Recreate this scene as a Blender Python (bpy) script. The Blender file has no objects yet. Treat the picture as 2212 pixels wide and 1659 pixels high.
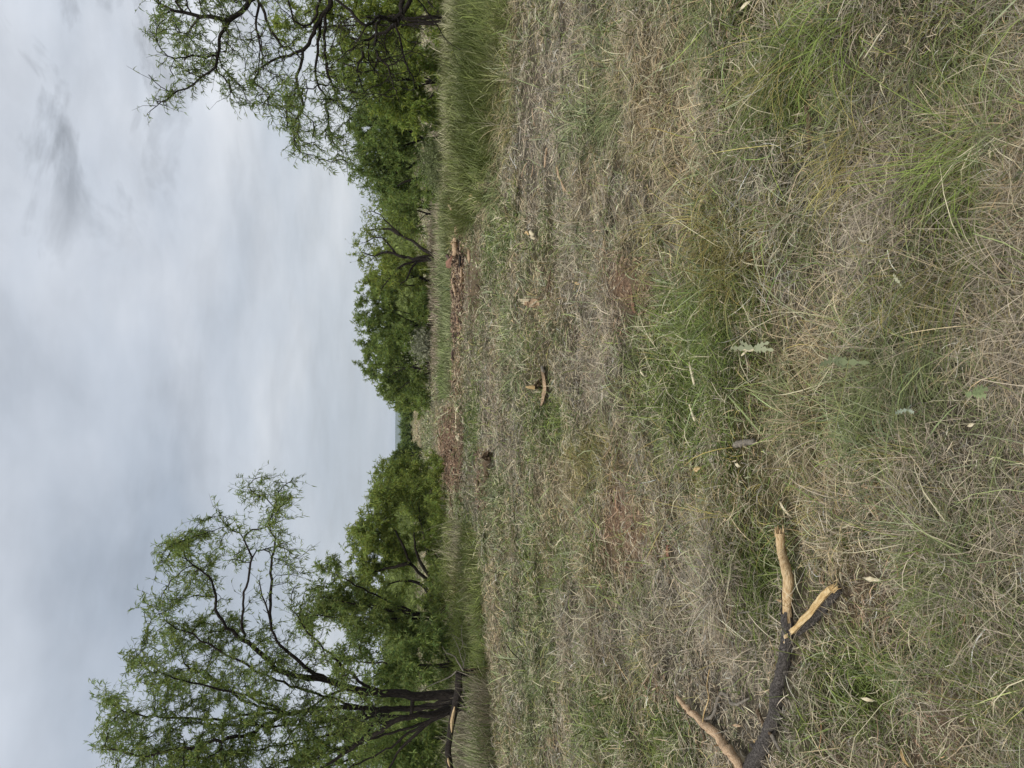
import bpy, math, random
import numpy as np
from mathutils import Vector, Matrix, kdtree

random.seed(7)
RNG = np.random.default_rng(11)
S = bpy.context.scene
COL = S.collection

# ------------------------------------------------------------------ camera
F = 1600.0                      # focal length in the 2212 px wide photograph
PITCH = math.radians(8.46)
CAMZ = 1.6
cp, sp = math.cos(PITCH), math.sin(PITCH)
cam_d = bpy.data.cameras.new('camera')
cam_d.sensor_fit = 'HORIZONTAL'
cam_d.sensor_width = 36.0
cam_d.lens = F / 2212.0 * 36.0
cam_d.clip_start = 0.05
cam_d.clip_end = 30000
cam = bpy.data.objects.new('camera', cam_d)
COL.objects.link(cam)
fwd = Vector((0, cp, -sp)); upv = Vector((0, sp, cp)); rgt = Vector((1, 0, 0))
M = Matrix.Identity(4)                       # the phone was held upright: the stored picture lies on its side
for i in range(3):
    M[i][0] = -upv[i]; M[i][1] = rgt[i]; M[i][2] = -fwd[i]
M[2][3] = CAMZ
cam.matrix_world = M
S.camera = cam

# ------------------------------------------------------------------ sky, sun, exposure
SUN_EL, SUN_AZ = math.radians(52), math.radians(205)
world = bpy.data.worlds.new('World'); S.world = world
world.use_nodes = True
nt = world.node_tree; nt.nodes.clear()
def N(tree, t, **kw):
    n = tree.nodes.new(t)
    for k, v in kw.items():
        if k.startswith('i_'):
            n.inputs[k[2:].replace('_', ' ')].default_value = v
        else:
            setattr(n, k, v)
    return n
def Lk(tree, a, b): tree.links.new(a, b)
def mth(tree, op, a, b=None, c=None):
    n = tree.nodes.new('ShaderNodeMath'); n.operation = op
    for i, v in enumerate((a, b, c)):
        if v is None: continue
        if isinstance(v, (int, float)): n.inputs[i].default_value = v
        else: tree.links.new(v, n.inputs[i])
    return n.outputs[0]
def ramp(tree, fac, stops, interp='LINEAR'):
    r = tree.nodes.new('ShaderNodeValToRGB'); r.color_ramp.interpolation = interp
    e = r.color_ramp.elements
    while len(e) < len(stops): e.new(0.5)
    for k, (p, c) in enumerate(stops):
        e[k].position = p
        e[k].color = (c[0], c[1], c[2], 1) if isinstance(c, (tuple, list)) else (c, c, c, 1)
    tree.links.new(fac, r.inputs[0])
    return r.outputs[0]
def mixc(tree, fac, a, b, mode='MIX'):
    m = tree.nodes.new('ShaderNodeMix'); m.data_type = 'RGBA'; m.blend_type = mode
    for i, v in ((0, fac), (6, a), (7, b)):
        if isinstance(v, (int, float)): m.inputs[i].default_value = v
        elif isinstance(v, tuple): m.inputs[i].default_value = (*v, 1)
        else: tree.links.new(v, m.inputs[i])
    return m.outputs[2]

sky = N(nt, 'ShaderNodeTexSky', sky_type='NISHITA', sun_disc=False, sun_elevation=SUN_EL, sun_rotation=SUN_AZ)
sky.dust_density = 3.0
tc = N(nt, 'ShaderNodeTexCoord')
sep = N(nt, 'ShaderNodeSeparateXYZ'); Lk(nt, tc.outputs['Generated'], sep.inputs[0])
dz = mth(nt, 'MAXIMUM', sep.outputs[2], 0.0)
den = mth(nt, 'ADD', dz, 0.16)
cmb = N(nt, 'ShaderNodeCombineXYZ')
Lk(nt, mth(nt, 'DIVIDE', sep.outputs[0], den), cmb.inputs[0])
Lk(nt, mth(nt, 'DIVIDE', sep.outputs[1], den), cmb.inputs[1])
def cloud(scale, detail, rough, off, dist=0.0, stretch=(1, 1, 1)):
    mp = N(nt, 'ShaderNodeMapping'); mp.inputs['Location'].default_value = off; mp.inputs['Scale'].default_value = stretch
    Lk(nt, cmb.outputs[0], mp.inputs[0])
    n = N(nt, 'ShaderNodeTexNoise', i_Scale=scale, i_Detail=detail, i_Roughness=rough, i_Distortion=dist)
    Lk(nt, mp.outputs[0], n.inputs[0]); return n.outputs[0]
c1 = cloud(0.62, 6, 0.5, (3.1, 7.7, 0))
c2 = cloud(2.3, 8, 0.58, (9.2, 1.4, 0), 0.2)
c3 = cloud(4.2, 6, 0.6, (1.2, 4.9, 2.0), 0.5)
base = ramp(nt, c1, [(0.36, (4.15, 4.7, 5.5)), (0.5, (5.65, 6.1, 6.8)), (0.64, (7.5, 7.75, 8.2))])
det = ramp(nt, c2, [(0.33, 0.86), (0.5, 1.0), (0.68, 1.09)])
clc = mixc(nt, 1.0, base, det, 'MULTIPLY')
# darker torn scraps high up towards one side
msk = ramp(nt, c3, [(0.48, 1.04), (0.57, 0.82), (0.68, 0.60)])
azm = ramp(nt, mth(nt, 'ADD', mth(nt, 'MULTIPLY', sep.outputs[0], 0.9), mth(nt, 'MULTIPLY', dz, 0.9)), [(0.38, 0.0), (0.58, 1.0)])
clc = mixc(nt, azm, clc, mixc(nt, 1.0, clc, msk, 'MULTIPLY'))
# the deck is a little warmer and greyer towards the horizon, brightest overhead
hz = ramp(nt, dz, [(0.0, 1.0), (0.28, 0.0)])
clc = mixc(nt, mth(nt, 'MULTIPLY', hz, 0.65), clc, (5.9, 6.3, 6.65))
zen = ramp(nt, dz, [(0.0, (.333, .333, .333)), (0.58, (.34, .34, .34)), (0.8, (.66, .62, .56)), (1.0, (1., .93, .80))])
zen = mixc(nt, 1.0, zen, (3.0, 3.0, 3.0), 'MULTIPLY')
clc = mixc(nt, 1.0, clc, zen, 'MULTIPLY')
fin = mixc(nt, 0.93, sky.outputs[0], clc)
bg = N(nt, 'ShaderNodeBackground'); bg.inputs[1].default_value = 0.105
wo = N(nt, 'ShaderNodeOutputWorld')
Lk(nt, fin, bg.inputs[0]); Lk(nt, bg.outputs[0], wo.inputs[0])
sun_d = bpy.data.lights.new('sun', 'SUN'); sun_d.energy = 2.0; sun_d.angle = math.radians(11); sun_d.color = (1.0, 0.95, 0.87)
sun = bpy.data.objects.new('sun', sun_d); COL.objects.link(sun)
sv = Vector((math.sin(SUN_AZ) * math.cos(SUN_EL), math.cos(SUN_AZ) * math.cos(SUN_EL), math.sin(SUN_EL)))
sun.rotation_euler = (-sv).to_track_quat('-Z', 'Y').to_euler()
S.view_settings.view_transform = 'Standard'; S.view_settings.look = 'None'
S.view_settings.exposure = 0.0; S.view_settings.gamma = 1.0; S.view_settings.use_curve_mapping = False
S.cycles.max_bounces = 5; S.cycles.diffuse_bounces = 3; S.cycles.transmission_bounces = 3; S.cycles.transparent_max_bounces = 4

# ------------------------------------------------------------------ helpers
def ray(X, Y):
    r = (829.5 - Y) / F; u = (1106.0 - X) / F
    return r, cp + u * sp, -sp + u * cp
def at(X, Y, D):
    r, y, z = ray(X, Y); t = D / y
    return np.array((r * t, D, CAMZ + z * t))
def to_px(x, y, z):
    zc = z - CAMZ
    f = y * cp - zc * sp; f = np.maximum(f, 1e-3)
    u = (y * sp + zc * cp) / f; r = x / f
    return 1106.0 - u * F, 829.5 - r * F
def _h(ix, iy, s):
    a = (ix.astype(np.int64) * 374761393 + iy.astype(np.int64) * 668265263 + s * 1442695041) & 0xffffffff
    a = ((a ^ (a >> 13)) * 1274126177) & 0xffffffff
    return ((a ^ (a >> 16)) & 0xffff) / 65535.0
def vn(x, y, sc, s=0):
    x = np.asarray(x, float) / sc; y = np.asarray(y, float) / sc
    ix = np.floor(x); iy = np.floor(y); fx = x - ix; fy = y - iy
    fx = fx * fx * (3 - 2 * fx); fy = fy * fy * (3 - 2 * fy)
    a = _h(ix, iy, s); b = _h(ix + 1, iy, s); c = _h(ix, iy + 1, s); d = _h(ix + 1, iy + 1, s)
    return (a * (1 - fx) + b * fx) * (1 - fy) + (c * (1 - fx) + d * fx) * fy
def fbm(x, y, sc, s=0):
    return (vn(x, y, sc, s) * .5 + vn(x, y, sc * .5, s + 1) * .3 + vn(x, y, sc * .25, s + 2) * .2)
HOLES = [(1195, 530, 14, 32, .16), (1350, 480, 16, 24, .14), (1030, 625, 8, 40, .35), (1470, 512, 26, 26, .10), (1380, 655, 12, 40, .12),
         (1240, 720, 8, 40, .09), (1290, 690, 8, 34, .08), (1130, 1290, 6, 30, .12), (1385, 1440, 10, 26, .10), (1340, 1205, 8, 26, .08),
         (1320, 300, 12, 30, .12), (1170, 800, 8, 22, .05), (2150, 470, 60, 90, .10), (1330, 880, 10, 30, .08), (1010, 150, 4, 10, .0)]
def H(x, y):
    x = np.asarray(x, float); y = np.asarray(y, float)
    d = np.hypot(x, y)
    h = (fbm(x, y, 0.42, 3) - .5) * .19 + (fbm(x, y * 1.7, 2.6, 9) - .5) * .16 + (vn(x, y, 14, 21) - .5) * .12
    h = h * np.clip(d / 2.0, .5, 1.0)
    px, py = to_px(x, y, 0.0 * x)
    for (hx, hy, rx, ry, dep) in HOLES:
        q = ((px - hx) / rx) ** 2 + ((py - hy) / ry) ** 2
        h = h - 1.7 * dep * np.exp(-np.minimum(q, 30)) * (y > 0)
    return h
def gp(X, Y, lift=0.0):
    """point of the ground seen at photo position X, Y"""
    r, y, z = ray(X, Y)
    t = -CAMZ / z
    for _ in range(6):
        h = float(H(r * t, y * t)) + lift; t = (h - CAMZ) / z
    return np.array((r * t, y * t, h))

FOOT = []
def foot(pts, r):
    for p in np.atleast_2d(np.asarray(pts, float)): FOOT.append((p[0], p[1], r))
def tag(o, label=None, cat=None, group=None, kind=None):
    if label: o['label'] = label
    if cat: o['category'] = cat
    if group: o['group'] = group
    if kind: o['kind'] = kind
    return o
def empty(name, loc, label, cat, group=None):
    o = bpy.data.objects.new(name, None); COL.objects.link(o); o.location = loc; o.empty_display_size = .1
    return tag(o, label, cat, group)
def mesh_np(name, V, Q, mat, parent=None, colr=None, smooth=True, tris=False):
    """V (n,3) world points, Q (m,4) quads or (m,3) triangles"""
    me = bpy.data.meshes.new(name)
    V = np.asarray(V, np.float32); Q = np.asarray(Q, np.int32)
    if parent is not None: V = V - np.array(parent.location, np.float32)
    k = Q.shape[1]
    me.vertices.add(len(V)); me.vertices.foreach_set('co', V.ravel())
    me.loops.add(Q.size); me.loops.foreach_set('vertex_index', Q.ravel())
    me.polygons.add(len(Q)); me.polygons.foreach_set('loop_start', np.arange(0, Q.size, k, dtype=np.int32))
    me.polygons.foreach_set('loop_total', np.full(len(Q), k, np.int32))
    if smooth: me.polygons.foreach_set('use_smooth', np.ones(len(Q), bool))
    if colr is not None:
        a = me.color_attributes.new('tint', 'FLOAT_COLOR', 'POINT')
        c = np.ones((len(V), 4), np.float32); c[:, :3] = colr
        a.data.foreach_set('color', c.ravel())
    me.update(calc_edges=True); me.validate()
    me.materials.append(mat)
    o = bpy.data.objects.new(name, me); COL.objects.link(o)
    if parent is not None: o.parent = parent
    return o

# ------------------------------------------------------------------ materials
def newmat(name):
    m = bpy.data.materials.new(name); m.use_nodes = True; m.node_tree.nodes.clear(); return m, m.node_tree
def blade_mat(name, trans=.3, rough=.55, spec=.25):
    m, t = newmat(name)
    at_ = N(t, 'ShaderNodeAttribute', attribute_name='tint')
    p = N(t, 'ShaderNodeBsdfPrincipled', i_Roughness=rough); p.inputs['Specular IOR Level'].default_value = spec
    tr = N(t, 'ShaderNodeBsdfTranslucent'); mx = N(t, 'ShaderNodeMixShader'); mx.inputs[0].default_value = trans
    o = N(t, 'ShaderNodeOutputMaterial')
    Lk(t, at_.outputs['Color'], p.inputs['Base Color']); Lk(t, at_.outputs['Color'], tr.inputs[0])
    Lk(t, p.outputs[0], mx.inputs[1]); Lk(t, tr.outputs[0], mx.inputs[2]); Lk(t, mx.outputs[0], o.inputs[0])
    return m
M_GRASS = blade_mat('grass_blade', .16)
M_LEAF = blade_mat('mesquite_leaf', .42, .6, .25)
def wood_mat(name, ramp_stops, scale=(6, 6, 6), nscale=8, bump=.4, rough=.85, wave=False):
    m, t = newmat(name)
    tc_ = N(t, 'ShaderNodeTexCoord'); mp = N(t, 'ShaderNodeMapping'); mp.inputs['Scale'].default_value = scale
    Lk(t, tc_.outputs['Object'], mp.inputs[0])
    n = N(t, 'ShaderNodeTexNoise', i_Scale=nscale, i_Detail=7, i_Roughness=.65, i_Distortion=.6); Lk(t, mp.outputs[0], n.inputs[0])
    c = ramp(t, n.outputs[0], ramp_stops)
    p = N(t, 'ShaderNodeBsdfPrincipled', i_Roughness=rough); p.inputs['Specular IOR Level'].default_value = .2
    v = N(t, 'ShaderNodeTexVoronoi', i_Scale=nscale * 1.6, feature='DISTANCE_TO_EDGE'); Lk(t, mp.outputs[0], v.inputs['Vector'])
    hh = mth(t, 'ADD', n.outputs[0], mth(t, 'MULTIPLY', mth(t, 'MINIMUM', v.outputs[0], .15), 3.0))
    b = N(t, 'ShaderNodeBump', i_Strength=bump, i_Distance=.02); Lk(t, hh, b.inputs['Height'])
    Lk(t, c, p.inputs['Base Color']); Lk(t, b.outputs[0], p.inputs['Normal'])
    o = N(t, 'ShaderNodeOutputMaterial'); Lk(t, p.outputs[0], o.inputs[0]); return m
M_BARK = wood_mat('mesquite_bark', [(.3, (.012, .010, .009)), (.52, (.040, .032, .027)), (.75, (.09, .075, .062))], (5, 5, 1.6), 9, .9)
M_BARKL = wood_mat('log_bark', [(.3, (.04, .035, .033)), (.47, (.12, .105, .095)), (.62, (.27, .24, .22))], (14, 22, 22), 7, 1.0)
M_GREY = wood_mat('weathered_grey_wood', [(.3, (.12, .105, .085)), (.55, (.24, .215, .18)), (.8, (.36, .33, .28))], (10, 10, 10), 8, .5)
M_PALE = wood_mat('bare_wood', [(.30, (.20, .115, .05)), (.46, (.46, .32, .17)), (.58, (.62, .47, .28)), (.74, (.76, .62, .42))], (4, 26, 26), 4, .35, .7)
M_PINK = wood_mat('peeled_wood', [(.28, (.19, .105, .06)), (.5, (.50, .35, .22)), (.72, (.68, .54, .38))], (6, 24, 24), 5, .5, .8)
M_YEL = wood_mat('split_wood', [(.30, (.20, .11, .045)), (.45, (.50, .34, .15)), (.58, (.60, .45, .24)), (.74, (.74, .61, .40))], (4, 26, 26), 5, .35, .7)
M_RED = wood_mat('red_heartwood', [(.28, (.13, .06, .04)), (.5, (.28, .15, .10)), (.72, (.42, .26, .18))], (10, 30, 30), 6, .5, .8)
M_BONE = wood_mat('bleached_wood', [(.28, (.48, .38, .22)), (.5, (.68, .60, .42)), (.72, (.80, .74, .58))], (20, 20, 20), 6, .25, .7)
M_BROWN = wood_mat('brown_wood', [(.3, (.045, .03, .02)), (.5, (.13, .09, .055)), (.75, (.26, .19, .12))], (12, 12, 12), 8, .6)

# ------------------------------------------------------------------ what grows where
# kinds: 0 tan straw, 1 mauve grey straw, 2 fresh green, 3 blue green, 4 ochre tuft, 5 bare soil
BL = [  # X, Y, rX, rY, kind, strength
    (898, 950, 9, 70, 0, 3), (925, 930, 18, 90, 3, 1.4), (968, 960, 30, 90, 5, 3.6), (985, 780, 16, 80, 0, 2.0), (955, 820, 12, 60, 3, 1.2),
    (985, 1030, 22, 40, 5, 1.6), (1030, 915, 28, 50, 2, 2.8), (1085, 930, 34, 70, 1, 3.0), (1045, 1040, 18, 60, 5, 1.3), (1010, 1130, 20, 60, 2, 1.2),
    (1085, 1060, 30, 60, 3, 1.6), (1120, 870, 26, 40, 3, 1.2), (1205, 900, 34, 44, 2, 3.2), (1290, 800, 70, 130, 1, 1.7), (1290, 985, 40, 48, 4, 2.6),
    (1180, 930, 12, 34, 5, 2.0), (1230, 1050, 40, 70, 0, 1.2), (1130, 1200, 60, 100, 2, 1.1), (1160, 1400, 70, 110, 3, 0.9), (1060, 1380, 20, 120, 0, 1.6),
    (1400, 630, 44, 70, 5, 3.4), (1350, 600, 40, 50, 5, 2.0), (1290, 730, 24, 60, 5, 1.8), (1250, 660, 20, 50, 5, 1.2), (1530, 760, 130, 110, 2, 2.4), (1470, 680, 50, 60, 2, 1.3), (1590, 540, 80, 80, 4, 2.0),
    (1480, 230, 100, 230, 0, 2.4), (1400, 430, 60, 80, 1, 1.6), (1700, 180, 60, 160, 4, 1.0), (1640, 330, 60, 120, 1, 1.5), (1780, 120, 80, 120, 2, 1.4),
    (1330, 250, 48, 60, 3, 3.0), (1270, 300, 40, 60, 3, 1.6), (1530, 25, 40, 40, 3, 3.0), (1700, 30, 50, 60, 4, 1.6), (1200, 150, 70, 130, 1, 1.4),
    (1150, 330, 50, 90, 1, 1.8), (1250, 420, 50, 70, 0, 1.2), (1110, 500, 40, 70, 2, 1.1), (1110, 680, 40, 60, 3, 1.3), (1060, 700, 24, 80, 5, 0.7),
    (1060, 560, 24, 80, 2, 1.2), (1180, 620, 50, 80, 0, 1.3), (1300, 520, 60, 60, 3, 1.1), (1390, 1160, 60, 90, 5, 2.3), (1330, 1100, 50, 90, 5, 1.7), (1020, 620, 20, 130, 5, 1.6),
    (1500, 1290, 90, 110, 1, 3.0), (1330, 1380, 60, 90, 1, 1.4), (1230, 1350, 60, 100, 1, 1.0), (1445, 1485, 16, 28, 5, 3.2), (1440, 1190, 12, 20, 5, 3),
    (1660, 1260, 70, 100, 2, 2.6), (1520, 1060, 120, 90, 4, 1.2), (1600, 1010, 90, 80, 2, 1.4), (1760, 1060, 100, 120, 4, 0.9), (1500, 900, 90, 60, 2, 1.2),
    (1985, 1095, 40, 44, 5, 1.6), (1870, 1130, 60, 60, 2, 1.2), (1900, 1470, 90, 90, 2, 2.4), (1800, 1600, 90, 80, 2, 1.0), (1640, 1490, 60, 90, 1, 1.5),
    (1560, 1440, 60, 60, 1, 1.6), (2060, 1560, 60, 80, 5, 0.9), (2080, 1380, 90, 110, 2, 0.9), (1960, 850, 100, 130, 3, 2.2), (1880, 960, 80, 90, 2, 1.4),
    (2060, 700, 60, 60, 3, 1.6), (2150, 660, 60, 90, 1, 1.8), (2150, 440, 80, 130, 2, 2.2), (2000, 330, 90, 120, 1, 1.1), (2120, 200, 90, 160, 3, 1.7),
    (1900, 500, 70, 110, 1, 1.6), (1800, 400, 50, 80, 3, 1.3), (1980, 30, 80, 90, 2, 1.4), (1760, 640, 70, 90, 1, 1.5), (1830, 760, 40, 50, 5, 0.8),
    (2120, 1000, 70, 120, 1, 1.0), (2150, 1180, 70, 120, 3, 1.3), (1700, 900, 80, 70, 3, 1.4), (1640, 640, 40, 60, 2, 1.2),
    (990, 570, 14, 150, 5, 2.2), (968, 600, 8, 130, 3, 2), (951, 300, 16, 460, 1, 3.0), (1025, 1270, 24, 130, 2, 2.0), (1030, 1570, 30, 70, 1, 3.2),
    (1260, 1480, 70, 120, 2, 1.3), (1480, 1600, 50, 60, 2, 1.3), (1370, 1590, 60, 60, 3, 0.9)]
def kinds(x, y):
    x = np.asarray(x, float); y = np.asarray(y, float)
    px, py = to_px(x, y, 0 * x)
    L = np.zeros((len(x), 6))
    ys = y * .8
    L[:, 0] = 0.9 + 3.6 * (fbm(x, ys, 1.1, 31) - .5)
    L[:, 1] = 1.1 + 3.6 * (fbm(x, ys, 1.3, 41) - .5)
    L[:, 2] = 0.7 + 4.2 * (fbm(x, ys, 1.2, 51) - .5)
    L[:, 3] = 0.35 + 4.2 * (fbm(x, ys, 0.9, 61) - .5)
    L[:, 4] = -0.2 + 4.2 * (fbm(x, ys, 0.8, 71) - .5)
    L[:, 5] = -0.8 + 5.0 * (fbm(x, ys, 0.9, 81) - .5)
    f = (y > .3)
    for (bx, by, rx, ry, k, s) in BL:
        q = ((px - bx) / rx) ** 2 + ((py - by) / ry) ** 2
        L[:, k] += f * s * 1.25 * np.exp(-np.minimum(q, 30) * .8)
    return L
def is_tall(px, py):
    """tall lush grass bank on the right"""
    lim = np.interp(py, [-900, 0, 200, 330, 430, 480, 540], [1135, 1112, 1105, 1085, 1058, 1030, 985])
    lim = lim - 30 * (vn(px * 1.0, py * 1.0, 40.0, 611) - .35) - 14 * (vn(px * 1.0, py * 1.0, 14.0, 612) - .5)
    return (px < lim) & (py < 540) & (px > np.interp(py, [-900, 430, 540], [962, 966, 966]))
PAL = np.array([(.375, .302, .190), (.325, .278, .212), (.130, .170, .040), (.165, .190, .080), (.22, .19, .066), (.255, .168, .112)])

# ------------------------------------------------------------------ ground sheet
def build_ground():
    na, nr = 900, 300
    rad = np.concatenate(([0.0], .55 * (1.0313 ** np.arange(nr - 40)), ))
    rad = np.concatenate((rad, np.geomspace(rad[-1] * 1.06, 9000, 40)))
    nr = len(rad)
    # rings denser in front
    a = np.linspace(0, 1, na, endpoint=False)
    ang = 2 * math.pi * a
    R, A = np.meshgrid(rad, ang, indexing='ij')
    x = R * np.sin(A); y = R * np.cos(A)
    z = H(x.ravel(), y.ravel())
    rr = R.ravel()
    z = z * np.clip(1 - (rr - 60) / 120, 0.0, 1)
    V = np.stack([x.ravel(), y.ravel(), z], 1)
    i = np.arange(nr - 1)[:, None] * na; j = np.arange(na)[None, :]; j2 = (j + 1) % na
    Q = np.stack([i + j, i + j2, i + na + j2, i + na + j], -1).reshape(-1, 4)
    K = kinds(V[:, 0], V[:, 1])
    W = np.exp(K * 1.6); W /= W.sum(1, keepdims=True)
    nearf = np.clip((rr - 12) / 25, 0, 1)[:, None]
    c = W @ (PAL * np.array([.62, .62, .66, .62, .6, .95])[:, None]) * nearf + (1 - nearf) * (W @ (PAL * np.array([.30, .30, .24, .24, .28, .85])[:, None]))  # near soil darker under grass, shade between the blades put into the tint
    px_, py_ = to_px(V[:, 0], V[:, 1], 0 * V[:, 0])
    for (hx, hy, rx, ry, dep) in HOLES:           # hollows blended to dark brown, their shade put into the ground colour
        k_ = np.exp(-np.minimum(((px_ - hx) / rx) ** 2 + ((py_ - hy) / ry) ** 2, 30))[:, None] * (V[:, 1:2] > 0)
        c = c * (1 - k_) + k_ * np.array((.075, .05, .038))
    far = np.clip((rr - 60) / 80, 0, 1)[:, None]
    c = c * (1 - far) + far * np.array((.16, .17, .08))
    m, t = newmat('field_soil')
    at_ = N(t, 'ShaderNodeAttribute', attribute_name='tint')
    tc_ = N(t, 'ShaderNodeTexCoord')
    n1 = N(t, 'ShaderNodeTexNoise', i_Scale=26, i_Detail=8, i_Roughness=.7); Lk(t, tc_.outputs['Object'], n1.inputs[0])
    n2 = N(t, 'ShaderNodeTexNoise', i_Scale=2.2, i_Detail=6, i_Roughness=.6); Lk(t, tc_.outputs['Object'], n2.inputs[0])
    v1 = ramp(t, n1.outputs[0], [(.3, .5), (.5, .95), (.7, 1.5)]); v2 = ramp(t, n2.outputs[0], [(.3, .75), (.7, 1.25)])
    cc = mixc(t, 1, mixc(t, 1, at_.outputs['Color'], v1, 'MULTIPLY'), v2, 'MULTIPLY')
    p = N(t, 'ShaderNodeBsdfPrincipled', i_Roughness=.95); p.inputs['Specular IOR Level'].default_value = .1
    b = N(t, 'ShaderNodeBump', i_Strength=.8, i_Distance=.03); Lk(t, n1.outputs[0], b.inputs['Height'])
    Lk(t, cc, p.inputs['Base Color']); Lk(t, b.outputs[0], p.inputs['Normal'])
    o = N(t, 'ShaderNodeOutputMaterial'); Lk(t, p.outputs[0], o.inputs[0])
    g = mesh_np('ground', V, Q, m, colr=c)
    g['kind'] = 'structure'
build_ground()

# ------------------------------------------------------------------ grass blades
def blades(name, P, L, W, el, az, curl, wig, colr, segs, mat=M_GRASS):
    """P roots, L length, W width, el start elevation, az azimuth, curl loss of elevation along the blade, wig sideways bend"""
    n = len(P)
    if n == 0: return None
    dn = np.clip(np.hypot(P[:, 0], P[:, 1]) / 3.2, .6, 1); L = L * dn ** .4; W = W * dn
    if FOOT and segs >= 4:
        A = np.array(FOOT); near = np.nonzero(np.hypot(P[:, 0], P[:, 1]) < 16)[0]
        kd = kdtree.KDTree(len(A))
        for i, a in enumerate(A): kd.insert((a[0], a[1], 0), i)
        kd.balance(); L = L.copy(); drop = np.zeros(n, bool)
        for i in near:
            co, k, d = kd.find((P[i, 0], P[i, 1], 0)); r_ = A[k, 2]
            if d < r_ + .015: drop[i] = RNG.random() < .93
            elif d < r_ + .20: L[i] *= .35 + .5 * (d - r_) / .20
        q = ~drop; P, L, W, el, az, curl, wig, colr = P[q], L[q], W[q], el[q], az[q], curl[q], wig[q], colr[q]; n = len(P)
    t = (np.arange(segs) + .5) / segs
    e = el[:, None] - curl[:, None] * t[None, :]
    a = az[:, None] + wig[:, None] * (t[None, :])
    d = np.stack([np.cos(e) * np.cos(a), np.cos(e) * np.sin(a), np.sin(e)], -1) * (L / segs)[:, None, None]
    pts = np.concatenate([np.zeros((n, 1, 3)), np.cumsum(d, 1)], 1) + P[:, None, :]
    g = H(pts[:, :, 0].ravel(), pts[:, :, 1].ravel()).reshape(n, segs + 1) + .003 if segs <= 4 else None
    if g is not None: pts[:, :, 2] = np.maximum(pts[:, :, 2], g)
    tw = RNG.uniform(-.9, .9, n)
    tt = np.arange(segs + 1) / segs
    am = az[:, None] + wig[:, None] * tt[None, :]
    side = np.stack([-np.sin(am) * np.cos(tw)[:, None], np.cos(am) * np.cos(tw)[:, None], np.repeat(np.sin(tw)[:, None], segs + 1, 1)], -1)
    prof = np.array([.75, 1.0, .95, .7, .15]) if segs == 4 else (np.array([.9, 1, .2]) if segs == 2 else np.interp(tt, [0, .3, .7, 1], [.75, 1, .8, .12]))
    wv = side * (W[:, None] * prof[None, :] * .5)[:, :, None]
    V = np.stack([pts - wv, pts + wv], 2).reshape(-1, 3)
    b = (np.arange(n) * (segs + 1) * 2)[:, None] + (np.arange(segs) * 2)[None, :]
    Q = np.stack([b, b + 1, b + 3, b + 2], -1).reshape(-1, 4)
    C = np.repeat(colr, (segs + 1) * 2, 0)
    o = mesh_np(name, V, Q, mat, colr=C, smooth=True)
    return o
def sample_screen(n, x0, x1, y0=-420, y1=2080, power=None):
    X = RNG.uniform(x0, x1, n); Y = RNG.uniform(y0, y1, n)
    r = (829.5 - Y) / F; u = (1106.0 - X) / F
    zz = -sp + u * cp; t = -CAMZ / zz
    return r * t, (cp + u * sp) * t
def pick(L, temp=1.5, mix=.12):
    g = RNG.gumbel(size=L.shape)
    k = np.argmax(L * temp + g, 1)
    m = RNG.random(len(k)) < mix
    k[m] = RNG.choice([0, 1, 1, 2, 3, 4], m.sum())
    return k
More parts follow.
